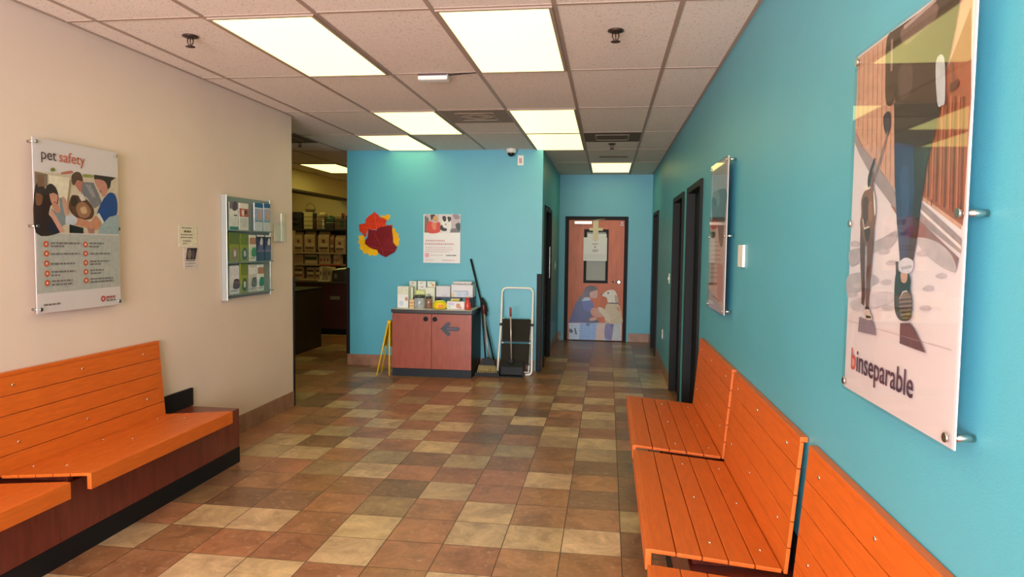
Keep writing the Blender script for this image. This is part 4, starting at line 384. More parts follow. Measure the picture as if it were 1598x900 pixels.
panel_light(gx(-3),gy(-4),'farthest ceiling light panel behind the viewer, beige wall side')
panel_light(gx(-1),gy(-4),'farthest ceiling light panel behind the viewer, teal wall side')
panel_light(gx(-9),gy(6),'unseen light panel added behind the stockroom bulkhead to brighten the shelf wall',1.22)  # added fill light, kept out of view, brightens the wall above the shelves
panel_light(gx(-6),gy(6),'added ceiling light panel brightening the stockroom, out of view behind the teal wall')  # extra unseen panel, added to lift the dark stockroom
panel_light(gx(-3),gy(-2),'ceiling light panel behind the viewer on the beige wall side')
panel_light(gx(-1),gy(-2),'ceiling light panel behind the viewer on the teal wall side')
VENT = mat('vent_tan', (150,122,98), .6); VENTD = mat('vent_dark', (100,84,68), .7)
def vent(x0,y0,label,m1,diamond):
    t = thing('ceiling_vent', label, 'vent', (x0+CPX/2,y0+.305,ZC-.01))
    bm = B(); box(bm,-.293,.293,-.305,.305,.003,.0095); obj('backing', bm, m1, t)
    bm = B()
    for k,rr in enumerate((.27,.20,.13) if diamond else (.27,)):
        n = 4
        for j in range(4):
            a0 = math.pi/2*j+(math.pi/4 if not diamond or k==0 else 0); a1 = a0+math.pi/2; R_ = rr*(1.2 if (not diamond or k==0) else 1)
            R_ = min(R_, .38)
            p,q = Vector((R_*math.cos(a0)*.74,R_*math.sin(a0)*.74,0)), Vector((R_*math.cos(a1)*.74,R_*math.sin(a1)*.74,0))
            d = (q-p).normalized(); nn = Vector((-d.y,d.x,0))*.006
            prism(bm,[p-nn,q-nn,q+nn,p+nn],(0,0,.003))
    obj('louvre', bm, mat('vent_edge',(172,146,120),.5), t)
    return t
vent(gx(-2),gy(2),'tan square ceiling vent with a diamond louvre, between two light panels',VENT,True)
vent(gx(0),gy(3),'dark square ceiling vent at the mouth of the passage',VENTD,False)
vent(gx(-6)+.0,gy(3)-.1,'dark ceiling vent in the stockroom opening beside the beige wall end',VENTD,False)
t = thing('slot_grille', 'thin slotted ceiling grille in the passage behind the dark square vent', 'vent', (.05,9.12,ZC-.006))
bm = B()
for k in range(3): box(bm,-.18,.18,-.05+k*.04,-.03+k*.04,0,.005)
obj('slat', bm, VENTD, t)
# sprinklers
SPK = mat('sprinkler_bronze', (74,56,48), .35, metal=.6)
def sprinkler(x,y,label):
    t = thing('sprinkler_head', label, 'sprinkler', (x,y,ZC-.001), 0, 'ceiling sprinklers')
    bm = B(); lathe(bm,[(.042,-.0),(.045,-.006),(.03,-.012),(.012,-.016)],0,0,20); obj('escutcheon', bm, SPK, t)
    bm = B(); tube(bm,[(-.016,0,-.016),(-.018,0,-.035),(-.004,0,-.06)],.0035,8); tube(bm,[(.016,0,-.016),(.018,0,-.035),(.004,0,-.06)],.0035,8); tube(bm,[(0,0,-.012),(0,0,-.06)],.003,8); obj('arm', bm, SPK, t)
    bm = B(); lathe(bm,[(.026,-.060),(.026,-.063),(.008,-.066)],0,0,16); obj('deflector', bm, SPK, t)
sprinkler(-2.376,3.72,'ceiling sprinkler left of the light panel, nearest the beige wall')
sprinkler(.019,3.85,'ceiling sprinkler right of the centre light panel, nearest the teal wall')
sprinkler(.024,7.99,'ceiling sprinkler in the passage behind the dark square vent')
sprinkler(-3.53,7.62,'ceiling sprinkler in the stockroom opening beside the beige wall end')
t = thing('exit_sensor', 'white box sensor hanging from the ceiling grid between the two large light panels', 'sensor', (-1.205,4.70,ZC-.004))
bm = B(); box(bm,-.105,.105,-.045,.045,-.045,0,.012); obj('housing', bm, PLASTW, t)
bm = B(); box(bm,-.10,.10,-.05,-.046,-.018,-.004,.001); obj('front_strip', bm, mat('maroon_plastic',(74,44,48),.4), t)
bm = B(); tube(bm,[(.105,0,-.006),(.2,-.02,-.004),(.30,-.04,-.004)],.004,8); obj('cable', bm, BLACK, t)
t = thing('dome_camera', 'white dome security camera at the top of the teal wall', 'camera', (-1.17,YT-.085,ZC-.005))
bm = B(); lathe(bm,[(.062,0),(.066,-.02),(.058,-.05),(.04,-.055)],0,0,24); obj('base', bm, PLASTW, t)
bm = B(); lathe(bm,[(.046,-.05),(.042,-.07),(.028,-.088),(.008,-.095)],0,0,24); obj('dome', bm, mat('smoked_dome',(16,16,20),.08), t)
t = thing('wall_tag', 'small white tag high on the teal wall right of the dome camera', 'tag', (-1.065,YT-.001,2.57))
bm = B(); box(bm,-.036,.036,-.012,0,-.06,.06,.003); obj('case', bm, PLASTW, t)
bm = B(); box(bm,-.018,.018,-.014,-.0121,-.035,.025); obj('label_patch', bm, ink((190,150,150)), t)

# ---------------------------------------------------------------- benches
SCREW = mat('screw_steel', (225,215,200), .25, metal=1)
sb = B(); lathe(sb,[(.0075,0),(.007,.002),(.003,.0035)],0,0,12); screw_me = bpy.data.meshes.new('screw'); sb.to_mesh(screw_me); sb.free(); screw_me.materials.append(SCREW)
def put_screw(parent, loc, rot):
    o = bpy.data.objects.new('screw', screw_me); COL.objects.link(o); o.parent = parent; o.location = loc; o.rotation_euler = rot
# bench in local space: wall plane at x=0, seat towards +x, length along y
SEAT_F, SEAT_B = .525, .068      # distance of the seat's front and back edge from the wall
ZF, ZB = .452, .412
def make_bench(Ln, label, group):
    t = thing('bench', label, 'bench', (0,0,0), 0, group)
    ang = math.atan2(ZF-ZB, SEAT_F-SEAT_B); wid = math.hypot(SEAT_F-SEAT_B, ZF-ZB)
    Ms = Matrix.Translation((SEAT_B,0,ZB)) @ Matrix.Rotation(-ang,4,'Y')
    bm = B(); n = 5; bw = wid/n
    for k in range(n): box(bm, k*bw+.0022,(k+1)*bw-.0022,-Ln/2,Ln/2,-.015,0,.0018)
    box(bm, 0.01,wid-.03,-Ln/2+.03,Ln/2-.03,-.024,-.0155)
    bm.transform(Ms); seat = obj('seat', bm, ORANGE, t)
    for k in (2.5,.5):
        kk = (n-2.5)*bw if k == 2.5 else .5*bw
        for y in (-Ln/2+.14,0,Ln/2-.14): put_screw(seat, Ms @ Vector((kk,y,0)), (0,-ang,0))
    bm = B(); box(bm, SEAT_F-.004,SEAT_F+.018,-Ln/2,Ln/2,ZF-.078,ZF-.001,.002); obj('front_rail', bm, ORANGE, t)
    for yy in (-Ln/2+.06,Ln/2-.09):
        bm = B(); prism(bm,[(.09,yy,.3803),(.37,yy,.3803),(.37,yy,.405),(.09,yy,.3815)],(0,.03,0)); obj('support', bm, MAHOG, t)
    zt, zb = .872, ZB-.012; xb, xt = .0665, .028
    a2 = math.atan2(xb-xt, zt-zb); hh = math.hypot(xb-xt, zt-zb)
    Mb = Matrix.Translation((xb,0,zb)) @ Matrix.Rotation(-a2,4,'Y')
    bm = B(); bw = hh/5
    for k in range(5): box(bm,-.013,0,-Ln/2-.012,Ln/2+.012,k*bw+.0016,(k+1)*bw-.0016,.0014)
    bm.transform(Mb); back = obj('backrest', bm, ORANGE, t)
    for k in (4.5,1.5):
        for y in (-Ln/2+.12,-.04,Ln/2-.15): put_screw(back, Mb @ Vector((0,y,k*bw)), (0,math.pi/2-a2,0))
    bm = B(); box(bm, .002,xt+.001,-Ln/2-.012,Ln/2+.012,zt-.001,zt+.018,.002); obj('top_rail', bm, mat('shaded_orange_edge',(206,98,30),.5,vary=.1,vscale=9) if False else ORANGE, t)
    return t
GB = 'orange slatted benches along the walls'
b = make_bench(1.235, 'orange slatted wall bench on the beige wall side, its far end beside the black board', GB); b.location = (XL,3.49,0)
b2 = copy_tree(b); b2.location = (XL,2.132,0); b2['label'] = 'orange slatted bench at the lower left corner, only its seat showing, beside the beige wall'
b3 = copy_tree(b); b3.location = (XR,3.093,0); b3.rotation_euler = (0,0,math.pi); b3['label'] = 'middle orange slatted bench of the three along the teal wall'
b4 = copy_tree(b); b4.location = (XR,1.733,0); b4.rotation_euler = (0,0,math.pi); b4['label'] = 'nearest orange slatted bench on the teal wall, under the large dog walking poster'
b5 = make_bench(1.28, 'farthest orange slatted bench on the teal wall, beside the black doorways', GB); b5.location = (XR,4.44,0); b5.rotation_euler = (0,0,math.pi)
def bench_base(x0, s, y0, y1, label, board):
    t = thing('long_plinth', label, 'plinth', (x0,(y0+y1)/2,0)); h = (y1-y0)/2
    def bx(bm,a,b_,c,d,e,f_,bev=0,mi=0): return box(bm,min(s*a,s*b_),max(s*a,s*b_),c,d,e,f_,bev,mi)
    bm = B(); bx(bm,.002,.382,-h,h,.109,.379,.0015)
    obj('body', bm, MAHOG, t)
    bm = B(); bx(bm,.004,.3835,-h+.001,h+.0005,0,.1085); obj('toe_kick', bm, BLACK, t)
    bm = B(); bx(bm,.002,.022,board[0],board[1],.3795,.505,.001); obj('back_board', bm, BLACK, t)
bench_base(XL,1,1.45,4.468,'long dark mahogany plinth with black toe kick against the beige wall',(-1.4,4.495-2.959-.0))
bench_base(XR,-1,.9,4.95,'long dark mahogany plinth under the orange benches on the teal wall',(-1.9,1.9))

# ---------------------------------------------------------------- wall posters
def standoffs(t, W_, Hh, M, mids=True, off=.043):
    for (a,b_) in [(.018,.02),(W_-.018,.02),(.018,Hh-.02),(W_-.018,Hh-.02)]+([(.012,Hh/2),(W_-.012,Hh/2)] if mids else []):
        bm = B(); tube(bm,[(a,b_,-off),(a,b_,-.0035)],.0075,12); tube(bm,[(a,b_,.0062),(a,b_,.011)],.0095,14); bm.transform(M); obj('standoff', bm, STEEL, t)
def poster(label, wall, org, W_, Hh, col=(222,208,208), off=.043, name='poster'):
    t = thing(name, label, 'poster', (0,0,0)); M = frame_matrix(wall, org)
    t.location = M @ Vector((W_/2,0,0)); M2 = Matrix.Translation(-t.location) @ M
    bm = B(); box(bm,0,W_,0,Hh,-.003,0); bm.transform(M2); obj('backing_panel', bm, mat('poster_print',col,.35,coat=.0), t)
    return t, M2
def cover(t, M, W_, Hh):
    bm = B(); box(bm,-.004,W_+.004,-.004,Hh+.004,.0048,.0062); bm.transform(M); obj('acrylic_sheet', bm, GLZ, t)
def glz_mat():
    m = bpy.data.materials.new('clear_acrylic_sheet'); m.use_nodes=True; nt=m.node_tree; N=nt.nodes; L=nt.links; N.remove(N['Principled BSDF']); out=N['Material Output']
    tr=N.new('ShaderNodeBsdfTransparent'); gl=N.new('ShaderNodeBsdfGlossy'); gl.inputs['Roughness'].default_value=.03; fr=N.new('ShaderNodeFresnel'); fr.inputs[0].default_value=1.46; mx=N.new('ShaderNodeMixShader')
    ge=N.new('ShaderNodeNewGeometry'); sb_=N.new('ShaderNodeMath'); sb_.operation='SUBTRACT'; sb_.inputs[0].default_value=1; L.new(ge.outputs['Backfacing'],sb_.inputs[1]); ml=N.new('ShaderNodeMath'); ml.operation='MULTIPLY'; L.new(fr.outputs[0],ml.inputs[0]); L.new(sb_.outputs[0],ml.inputs[1]); L.new(ml.outputs[0],mx.inputs[0]); L.new(tr.outputs[0],mx.inputs[1]); L.new(gl.outputs[0],mx.inputs[2]); L.new(mx.outputs[0],out.inputs[0]); return m
GLZ = glz_mat()
# pet safety
t, M = poster('white pet safety poster on standoffs on the beige wall', 'left', (-2.87,3.14,1.16), .61, .893)
picture('printed_picture', A['pet_photo'], M, t)
text('lettering', 'pet', .079, .046, .789, M, t, (84,62,62)); text('lettering', 'safety', .079, .165, .789, M, t, (196,92,62))
for (a,b_) in A['pet_icons']:
    bm = B(); 
    vs = [bm.verts.new((a+.0165*math.cos(k*.3491),b_+.0165*math.sin(k*.3491),.0033)) for k in range(18)]; bm.faces.new(vs)
    ic = obj('icon', (bm.transform(M), bm)[1], ink((204,88,48)), t)
    bm = B(); vs = [bm.verts.new((a+(.008 if k%2 else .005)*math.cos(k*.785),b_+(.008 if k%2 else .005)*math.sin(k*.785),.0036)) for k in range(8)]; bm.faces.new(vs); bm.transform(M); obj('icon_mark', bm, ink((232,206,190)), ic)
bm = B()
for a,b_,c,d in A['pet_lines']: lines_of_words(bm,a,(b_+d)/2,c-a,.0085,M,.0036)
obj('small_print', bm, ink((128,118,116)), t)
a,b_ = A['pet_logo']; bm = B(); bm.faces.new([bm.verts.new((a+.017*math.cos(k*.3491),b_+.017*math.sin(k*.3491),.0034)) for k in range(18)]); bm.transform(M); lg = obj('logo', bm, ink((196,66,60)), t)
bm = B(); bm.faces.new([bm.verts.new((a+x,b_+y,.0037)) for x,y in ((-.008,.002),(-.003,.009),(.002,.004),(.008,.006),(.006,-.004),(0,-.009),(-.006,-.006))]); bm.transform(M); obj('logo_mark', bm, ink((232,206,200)), lg)
text('lettering', 'petco', .032, a+.024, b_-.002, M, t, (200,84,76))
cover(t, M, .61, .893); standoffs(t, .61, .893, M)
# dog walking poster
t, M = poster('large poster of a person in dark trousers walking a brown dog, lettered binseparable', 'right', (.655,1.995,1.16), .61, .893, (218,206,210))
picture('printed_picture', A['bin_photo'], M, t)
text('lettering', 'b', .0815, .050, .060, M, t, (196,84,60), sx=.93, bold=.0005); text('lettering', 'inseparable', .0815, .0905, .060, M, t, (78,54,70), sx=.93, bold=.0005)
cover(t, M, .61, .893); standoffs(t, .61, .893, M)
# second poster on the right wall
t, M = poster('narrow looking poster with a grey photograph beside the black doorways on the teal wall', 'right', (.655,4.605,1.16), .61, .893, (206,196,200))
picture('printed_picture', A['q_photo'], M, t)
cover(t, M, .61, .893); standoffs(t, .61, .893, M)
# sign on the centre wall
t, M = poster('small white poster of a child in red with a spotted dog, above the cabinet', 'back', (-2.265,YT-.022,1.314), .467, .6, (226,222,224), name='poster')
bm = B(); box(bm,.003,.464,.003,.597,-.0215,-.0032); bm.transform(M); obj('foam_core', bm, PLASTW, t)
picture('printed_picture', A['teal_photo'], M, t)
bm = B()
for (x,y,ww,h_) in ((.03,.275,.24,.02),(.02,.235,.37,.022),(.03,.19,.34,.008),(.03,.165,.35,.008),(.03,.14,.3,.008),(.09,.095,.16,.008),(.24,.035,.16,.012),(.03,.035,.10,.008)): lines_of_words(bm,x,y,ww,h_,M,.0036)
obj('small_print', bm, ink((206,168,168)), t)
bm = B(); lines_of_words(bm,.29,.095,.13,.012,M,.0037); obj('bold_print', bm, ink((52,46,50)), t)
bm = B(); bm.faces.new([bm.verts.new(M @ Vector(p)) for p in ((.022,.07,.0036),(.072,.07,.0036),(.072,.12,.0036),(.022,.12,.0036))]); obj('pink_square', bm, ink((228,160,168)), t)
# small notices on the beige wall
t = thing('paper_notice', 'cream printed notice on the beige wall, above the smaller dark flyer', 'notice', (XL+.001,4.49,1.50)); M = frame_matrix('left',(0,0,0))
bm = B(); box(bm,0,.0015,-.105,.11,0,.15); obj('sheet', bm, ink((222,208,184)), t)
bm = B()
for y,x0,x1 in ((.132,-.07,.05),(.085,-.085,.06),(.066,-.085,.06),(.042,-.06,.045),(.024,-.06,-.02)): lines_of_words(bm,x0,y,x1-x0,.006,M,.003)
obj('small_print', bm, ink((112,92,84)), t)
bm = B(); lines_of_words(bm,-.045,.108,.08,.014,M,.003); obj('bold_print', bm, ink((110,96,40)), t)
t = thing('flyer', 'white flyer with a tilted black photo on the beige wall, just below the cream notice', 'flyer', (XL+.001,4.515,1.345))
bm = B(); box(bm,0,.0015,-.075,.09,0,.152); obj('sheet', bm, ink((214,196,190)), t)
picture('printed_picture', [((46,28,30),[(-.055,.058),(.055,.055),(.085,.148),(-.035,.148)],0),((130,108,100),[(-.03,.08),(0,.075),(.015,.12),(-.01,.14),(-.03,.12)],1),((96,70,80),[(.02,.075),(.045,.08),(.05,.12),(.025,.13)],1),((190,176,172),[(-.055,.062),(.055,.06),(.055,.066),(-.053,.068)],0)], M, t, z=.002)
bm = B(); lines_of_words(bm,-.06,.04,.12,.006,M,.003); lines_of_words(bm,-.06,.02,.10,.006,M,.003); obj('small_print', bm, ink((150,128,128)), t)
# paper leaves on the teal wall
def leaf(key, z, col, label, vein=None, name='paper_leaf', cat='paper leaf'):
    bm = B(); pts = A[key]; prism(bm,[(a,YT-z-.003,b_) for a,b_ in pts],(0,.003,0))
    o = obj(name, bm, mat('leaf_'+name,col,.25,coat=.3,vary=.12,vscale=12)); cx = sum(p[0] for p in pts)/len(pts); cz = sum(p[1] for p in pts)/len(pts)
    o.data.transform(Matrix.Translation((-cx,0,-cz))); o.location = (cx,0,cz); tag(o,label,cat)
    if vein:
        bm = B()
        for q in vein: tube(bm,[(q[0][0],YT-z-.0035,q[0][1]),(q[1][0],YT-z-.0035,q[1][1])],.0022,6)
        v = obj('vein', bm, mat('leaf_vein',tuple(min(255,int(c*1.25+20)) for c in col),.4), o); v.data.transform(Matrix.Translation((-cx,0,-cz)))
    return o
leaf('leaf_yel1',.001,(244,178,28),'small yellow paper leaf tip at the top right of the leaf cluster')
leaf('leaf_yel2',.001,(246,182,26),'serrated yellow paper leaf at the right of the leaf cluster')
leaf('leaf_yel3',.001,(248,186,24),'serrated yellow paper leaf along the lower left of the leaf cluster')
leaf('leaf_red',.006,(212,60,26),'bright red paper maple leaf at the top left of the leaf cluster',[((-2.86,1.66),(-2.90,1.90)),((-2.88,1.70),(-3.05,1.76)),((-2.86,1.70),(-2.75,1.80))])
leaf('leaf_dark',.012,(124,24,30),'dark maroon paper leaf lying over the middle of the leaf cluster',[((-2.80,1.48),(-2.90,1.68)),((-2.80,1.50),(-2.66,1.66)),((-2.80,1.48),(-3.0,1.52)),((-2.80,1.48),(-2.62,1.46)),((-2.80,1.5),(-2.78,1.40))])
# switches and plates
def plate(name, label, cat, x, y, z, w_, h_, s, m=PLASTW, toggle=True, dep=.008):
    t = thing(name, label, cat, (x,y,z)); bm = B(); box(bm,min(0,s*dep),max(0,s*dep),-w_/2,w_/2,-h_/2,h_/2,.002); obj('cover_plate', bm, m, t)
    if toggle: bm = B(); box(bm,min(s*dep,s*(dep+.008)),max(s*dep,s*(dep+.008)),-.008,.008,-.016,.016,.002); obj('toggle', bm, m, t)
plate('thermostat','white thermostat on the teal wall between the two posters','thermostat',XR-.001,3.74,1.498,.13,.115,-1,dep=.014,toggle=False)
plate('light_switch','cream light switch on the teal wall beyond the second doorway','light switch',XR-.001,7.98,1.19,.075,.115,-1)
plate('wall_outlet','low white wall outlet on the teal wall beyond the second doorway','outlet',XR-.001,8.74,.465,.075,.115,-1,toggle=False)
plate('light_switch','light switch on the passage wall just past the dark door on the left','light switch',XT+.001,10.54,1.25,.075,.115,1)

# ---------------------------------------------------------------- brochure rack
ALU = mat('aluminium', (176,178,172), .35, metal=.7); RKG = mat('rack_grey', (128,138,130), .5)
t = thing('brochure_rack', 'grey aluminium wall rack holding three rows of brochures on the beige wall', 'brochure rack', (XL,5.29,1.09))
bm = B(); box(bm,.002,.014,-.37,.36,.01,.80); obj('back_panel', bm, RKG, t)
for nm,a in (('side_rail',(.002,.05,-.380,-.372)),('side_rail',(.002,.018,.36,.366))):
    bm = B(); box(bm,a[0],a[1],a[2],a[3],0,.81,.002); obj(nm, bm, ALU, t)
for z in (.035,.285,.535):
    bm = B(); box(bm,.0145,.05,-.368,.358,z,z+.008); tr = obj('tray', bm, RKG, t)
    bm = B(); box(bm,.0505,.0525,-.368,.358,z,z+.11); obj('acrylic_lip', bm, GLZ, tr)
BLAB = ['white brochure with a green foot at the left end of the top row','white brochure with red photos in the top row of the rack','blue topped brochure in the top row of the rack, left of its twin','blue topped brochure in the top row of the rack, at the far right end',
 'green brochure in the middle row of the rack, at its left end','green brochure in the middle row of the rack, second from the left','white and green brochure in the middle of the middle row','navy brochure in the middle row, left of its navy twin','navy brochure at the far right end of the middle row',
 'white brochure with a dark photo at the left end of the bottom row','green brochure in the bottom row of the rack','grey and white brochure in the bottom row, centre right','white brochure with a green stripe at the right of the bottom row']
BCOL = [((222,218,210),(80,60,70),(36,120,96)),((224,214,204),(176,84,70),(220,210,200)),((206,204,206),(18,84,136),(214,206,204)),((206,204,206),(18,84,136),(214,206,204)),
 ((132,140,40),(88,104,28),(150,110,96)),((132,140,40),(96,116,34),(60,86,60)),((210,206,190),(170,120,90),(60,140,70)),((40,44,78),(24,24,32),(56,60,100)),((40,44,78),(24,24,32),(56,60,100)),
 ((212,210,212),(206,202,206),(84,46,56)),((134,142,44),(110,120,30),(60,80,40)),((190,184,176),(216,212,204),(90,90,84)),((212,214,208),(170,120,90),(24,120,84))]
for i,(y0,y1,z0,z1) in enumerate(A['broch']):
    zt = (1.09+.5435,1.09+.2935,1.09+.0435)[0 if i<4 else 1 if i<9 else 2]
    t = thing('brochure', BLAB[i], 'brochure', (XL+.030,(y0+y1)/2,zt), 0, 'brochures in the wall rack'); ww=(y1-y0)/2-.004; hh = z1-zt
    bm = B(); box(bm,-.006,.006,-ww,ww,.0005,hh); obj('pages', bm, ink(BCOL[i][0]), t)
    c0_,c1_,c2_ = BCOL[i]; M = frame_matrix('left',(.006,0,0)); pics=[]
    if i in (2,3): pics = [(c1_,[(-ww,hh*.84),(ww,hh*.84),(ww,hh),(-ww,hh)],0),((150,160,190),[(-ww,hh*.32),(ww,hh*.32),(ww,hh*.8),(-ww,hh*.8)],0),((190,150,120),[(-.01,hh*.4),(.03,hh*.4),(.03,hh*.72),(0,hh*.75)],1),((110,150,180),[(-ww,hh*.33),(ww,hh*.33),(ww,hh*.38),(-ww,hh*.38)],0)]
    elif i in (7,8): pics = [(c1_,[(-ww,hh*.82),(ww,hh*.82),(ww,hh),(-ww,hh)],0),((220,214,210),[(-ww,hh*.94),(ww,hh*.94),(ww,hh),(-ww,hh)],0),((206,196,196),[(-.01,hh*.66),(.03,hh*.62),(.035,hh*.85),(.01,hh*.88)],1),((130,90,120),[(-ww,hh*.36),(ww,hh*.36),(ww,hh*.42),(-ww,hh*.42)],0),((84,88,130),[(-.04,hh*.45),(.03,hh*.45),(.03,hh*.6),(-.03,hh*.6)],1)]
    elif i in (4,5,10): pics = [(c1_,[(-ww,hh*.6),(ww,hh*.6),(ww,hh),(-ww,hh)],0),(c2_,[(-.03,hh*.1),(.03,hh*.1),(.035,hh*.42),(0,hh*.5),(-.03,hh*.4)],1),((206,196,190),[(-.01,hh*.2),(.02,hh*.2),(.02,hh*.36),(-.01,hh*.38)],1)]
    elif i in (0,): pics = [((120,100,120),[(-ww,hh*.75),(ww,hh*.75),(ww,hh),(-ww,hh)],0),(c1_,[(-.02,hh*.72),(.04,hh*.72),(.04,hh),(.0,hh)],1),(c2_,[(-ww,0.002),(ww,0.002),(ww,hh*.12),(-ww,hh*.12)],0),((80,80,80),[(.0,hh*.5),(.05,hh*.5),(.05,hh*.55),(0,hh*.55)],0)]
    elif i in (1,): pics = [(c1_,[(-ww,hh*.5),(ww,hh*.5),(ww,hh*.8),(-ww,hh*.8)],0),((226,200,180),[(-.03,hh*.56),(0,hh*.55),(.0,hh*.74),(-.03,hh*.74)],1),((60,40,36),[(.01,hh*.6),(.045,hh*.6),(.045,hh*.72),(.01,hh*.72)],1)]+[((176,168,162),[(-ww+.01,hh*(.12+.07*k)),(ww-.02,hh*(.12+.07*k)),(ww-.02,hh*(.14+.07*k)),(-ww+.01,hh*(.14+.07*k))],0) for k in range(5)]
    else: pics = [(c1_,[(-ww,hh*.65),(ww,hh*.65),(ww,hh*.9),(-ww,hh*.9)],0),(c2_,[(-.02,hh*.2),(ww*.9,hh*.2),(ww*.9,hh*.5),(.0,hh*.52),(-.02,hh*.4)],1),((150,146,140),[(-ww+.008,hh*.1),(ww*.6,hh*.1),(ww*.6,hh*.14),(-ww+.008,hh*.14)],0)]
    picture('printed_picture', pics, M, t)
t = thing('leaflet_holder', 'clear plastic leaflet holder at the end of the beige wall, right of the rack', 'leaflet holder', (XL+.001,5.83,1.545))
bm = B(); box(bm,0,.002,-.10,.10,0,.26); box(bm,.03,.032,-.10,.10,0,.18); box(bm,.002,.03,-.10,.10,0,.003); obj('holder', bm, GLZ, t)
bm = B(); box(bm,.004,.020,.035,.09,.004,.255); obj('leaflet', bm, ink((214,206,186)), t)
bm = B(); box(bm,.004,.010,-.09,.03,.004,.15); obj('card_sheet', bm, ink((206,200,176)), t)

# ---------------------------------------------------------------- cabinet with counter goods
cx0,cx1,cyf,cyb = -2.478,-1.53,7.765,YT-.012
t = thing('cabinet', 'reddish brown two door cabinet with a black top edge against the teal wall', 'cabinet', ((cx0+cx1)/2,(cyf+cyb)/2,0)); hx=(cx1-cx0)/2; hy=(cyb-cyf)/2
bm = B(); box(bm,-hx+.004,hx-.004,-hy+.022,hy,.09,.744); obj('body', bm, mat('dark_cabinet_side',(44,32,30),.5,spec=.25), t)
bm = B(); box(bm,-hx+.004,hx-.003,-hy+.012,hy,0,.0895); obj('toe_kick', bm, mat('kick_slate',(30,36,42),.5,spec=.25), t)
bm = B(); box(bm,-hx-.008,hx+.008,-hy-.012,hy,.7445,.784,.003); obj('worktop', bm, mat('worktop_dark',(44,38,36),.35), t)
bm = B(); box(bm,-hx+.0,hx-.0,-hy-.004,hy-.02,.7842,.787); obj('top_laminate', bm, mat('worktop_laminate',(196,190,184),.4), t)
for x0,x1,kx in ((-hx+.002,-.0015,-.068),(.0015,hx-.002,.04)):
    bm = B(); box(bm,x0,x1,-hy,-hy+.0215,.095,.738,.002); dd = obj('door', bm, CHERRY, t)
    bm = B(); lathe(bm,[(.027,0),(.028,.006),(.021,.010),(.019,.004)],0,0,24); bm.transform(Matrix.Translation((kx,-hy-.0005,.678)) @ Matrix.Rotation(math.radians(90),4,'X')); obj('knob', bm, BLACK, dd)
    if x0 > 0:
        cxx = (cx0+cx1)/2; M = frame_matrix('back',(0,-hy-.001,0)); ap = [(-1.9,.57),(-1.825,.642),(-1.805,.652),(-1.785,.648),(-1.778,.63),(-1.785,.612),(-1.805,.594),(-1.69,.594),(-1.674,.584),(-1.668,.57),(-1.674,.556),(-1.69,.546),(-1.805,.546),(-1.785,.528),(-1.778,.51),(-1.785,.492),(-1.805,.488),(-1.825,.498)]
        picture('arrow_sticker', [((46,48,62),[(a-cxx,b_) for a,b_ in ap],0)]+[((120,88,110),[(-1.86-cxx+k*.022,.565),(-1.848-cxx+k*.022,.565),(-1.848-cxx+k*.022,.578),(-1.86-cxx+k*.022,.578)],0) for k in range(2,8)], M, dd)
I = A['items']; ZT = .7875
def goods(name, key, y0, y1, label, cat, col, z0=None, dec=None, grp=None, rough=.5):
    x0,x1,_,z1 = I[key]; z0 = ZT if z0 is None else z0; z1 = max(z1, z0+.01)
    t = thing(name, label, cat, ((x0+x1)/2,(y0+y1)/2,z0), 0, grp); w_=(x1-x0)/2; d_=(y1-y0)/2; h_=z1-z0
    bm = B(); box(bm,-w_,w_,-d_,d_,0,h_,.002); obj('carton' if cat in('box','carton') else 'body', bm, mat(name+'_'+key,col,rough), t)
    if dec: picture('printed_picture', [(c,[(-w_+a*2*w_,b_*h_) for a,b_ in p],s) for c,p,s in dec], frame_matrix('back',(0,-d_,0)), t)
    return t
R4 = lambda a,b_,c,d: [(a,b_),(c,b_),(c,d),(a,d)]
# tiered card display at the back
t = thing('card_display','clear tiered display stand holding white cards at the back of the cabinet top','display stand',(-2.23,8.18,ZT))
bm = B(); box(bm,-.165,.175,-.05,.05,0,.004); box(bm,-.165,.175,.046,.05,.004,.24); box(bm,-.165,.175,-.05,-.047,.004,.12); box(bm,-.165,-.162,-.047,.046,.004,.12); box(bm,.172,.175,-.047,.046,.004,.12); obj('stand', bm, mat('smoky_plastic',(120,124,120),.2), t)
for k,(key,col) in enumerate((('c1',(226,226,214)),('c2',(226,226,222)),('c3',(228,228,214)))):
    x0,x1,z0,z1 = I[key]; t = thing('card_pack', ['white card pack standing highest at the left of the card display','white card pack in the middle of the top of the card display','white card pack with an orange spot at the right of the card display'][k], 'card pack', ((x0+x1)/2,8.20,ZT+.0045), 0, 'white card packs in the display')
    w_=(x1-x0)/2-.003; bm = B(); box(bm,-w_,w_,-.012,.012,0,z1-ZT-.0045); obj('cards', bm, mat('card_white',col,.6), t)
    h_=z1-ZT; picture('printed_picture', [((140,140,130),[(-.02,h_-.03),(.01,h_-.03),(.01,h_-.02),(-.02,h_-.02)],0)]+([((230,150,90),[(.01,h_-.06),(.035,h_-.06),(.035,h_-.035),(.01,h_-.035)],1)] if k==2 else [((150,150,160),[(-.015,h_-.08),(.02,h_-.08),(.02,h_-.07),(-.015,h_-.07)],0)]), frame_matrix('back',(0,-.012,0)), t)
goods('leaflet_carton','holder',7.90,8.00,'tall white leaflet carton at the left end of the cabinet top','carton',(232,230,228),dec=[((214,214,192),R4(.02,.62,.98,.98),0),((190,150,140),R4(.72,.35,.95,.5),1),((200,210,226),R4(.2,.12,.5,.3),1)])
goods('product_pack','g',8.075,8.11,'green and yellow pack in the card display above the jars','pack',(196,204,110),dec=[((120,130,60),R4(0,.0,1,.62),0),((210,218,150),R4(.1,.75,.9,.95),0)])
goods('product_pack','w2',8.075,8.11,'white pack with small print in front of the card display','pack',(224,226,206),dec=[((160,164,150),R4(.25,.55,.6,.7),0),((180,180,170),R4(.2,.3,.7,.38),0)])
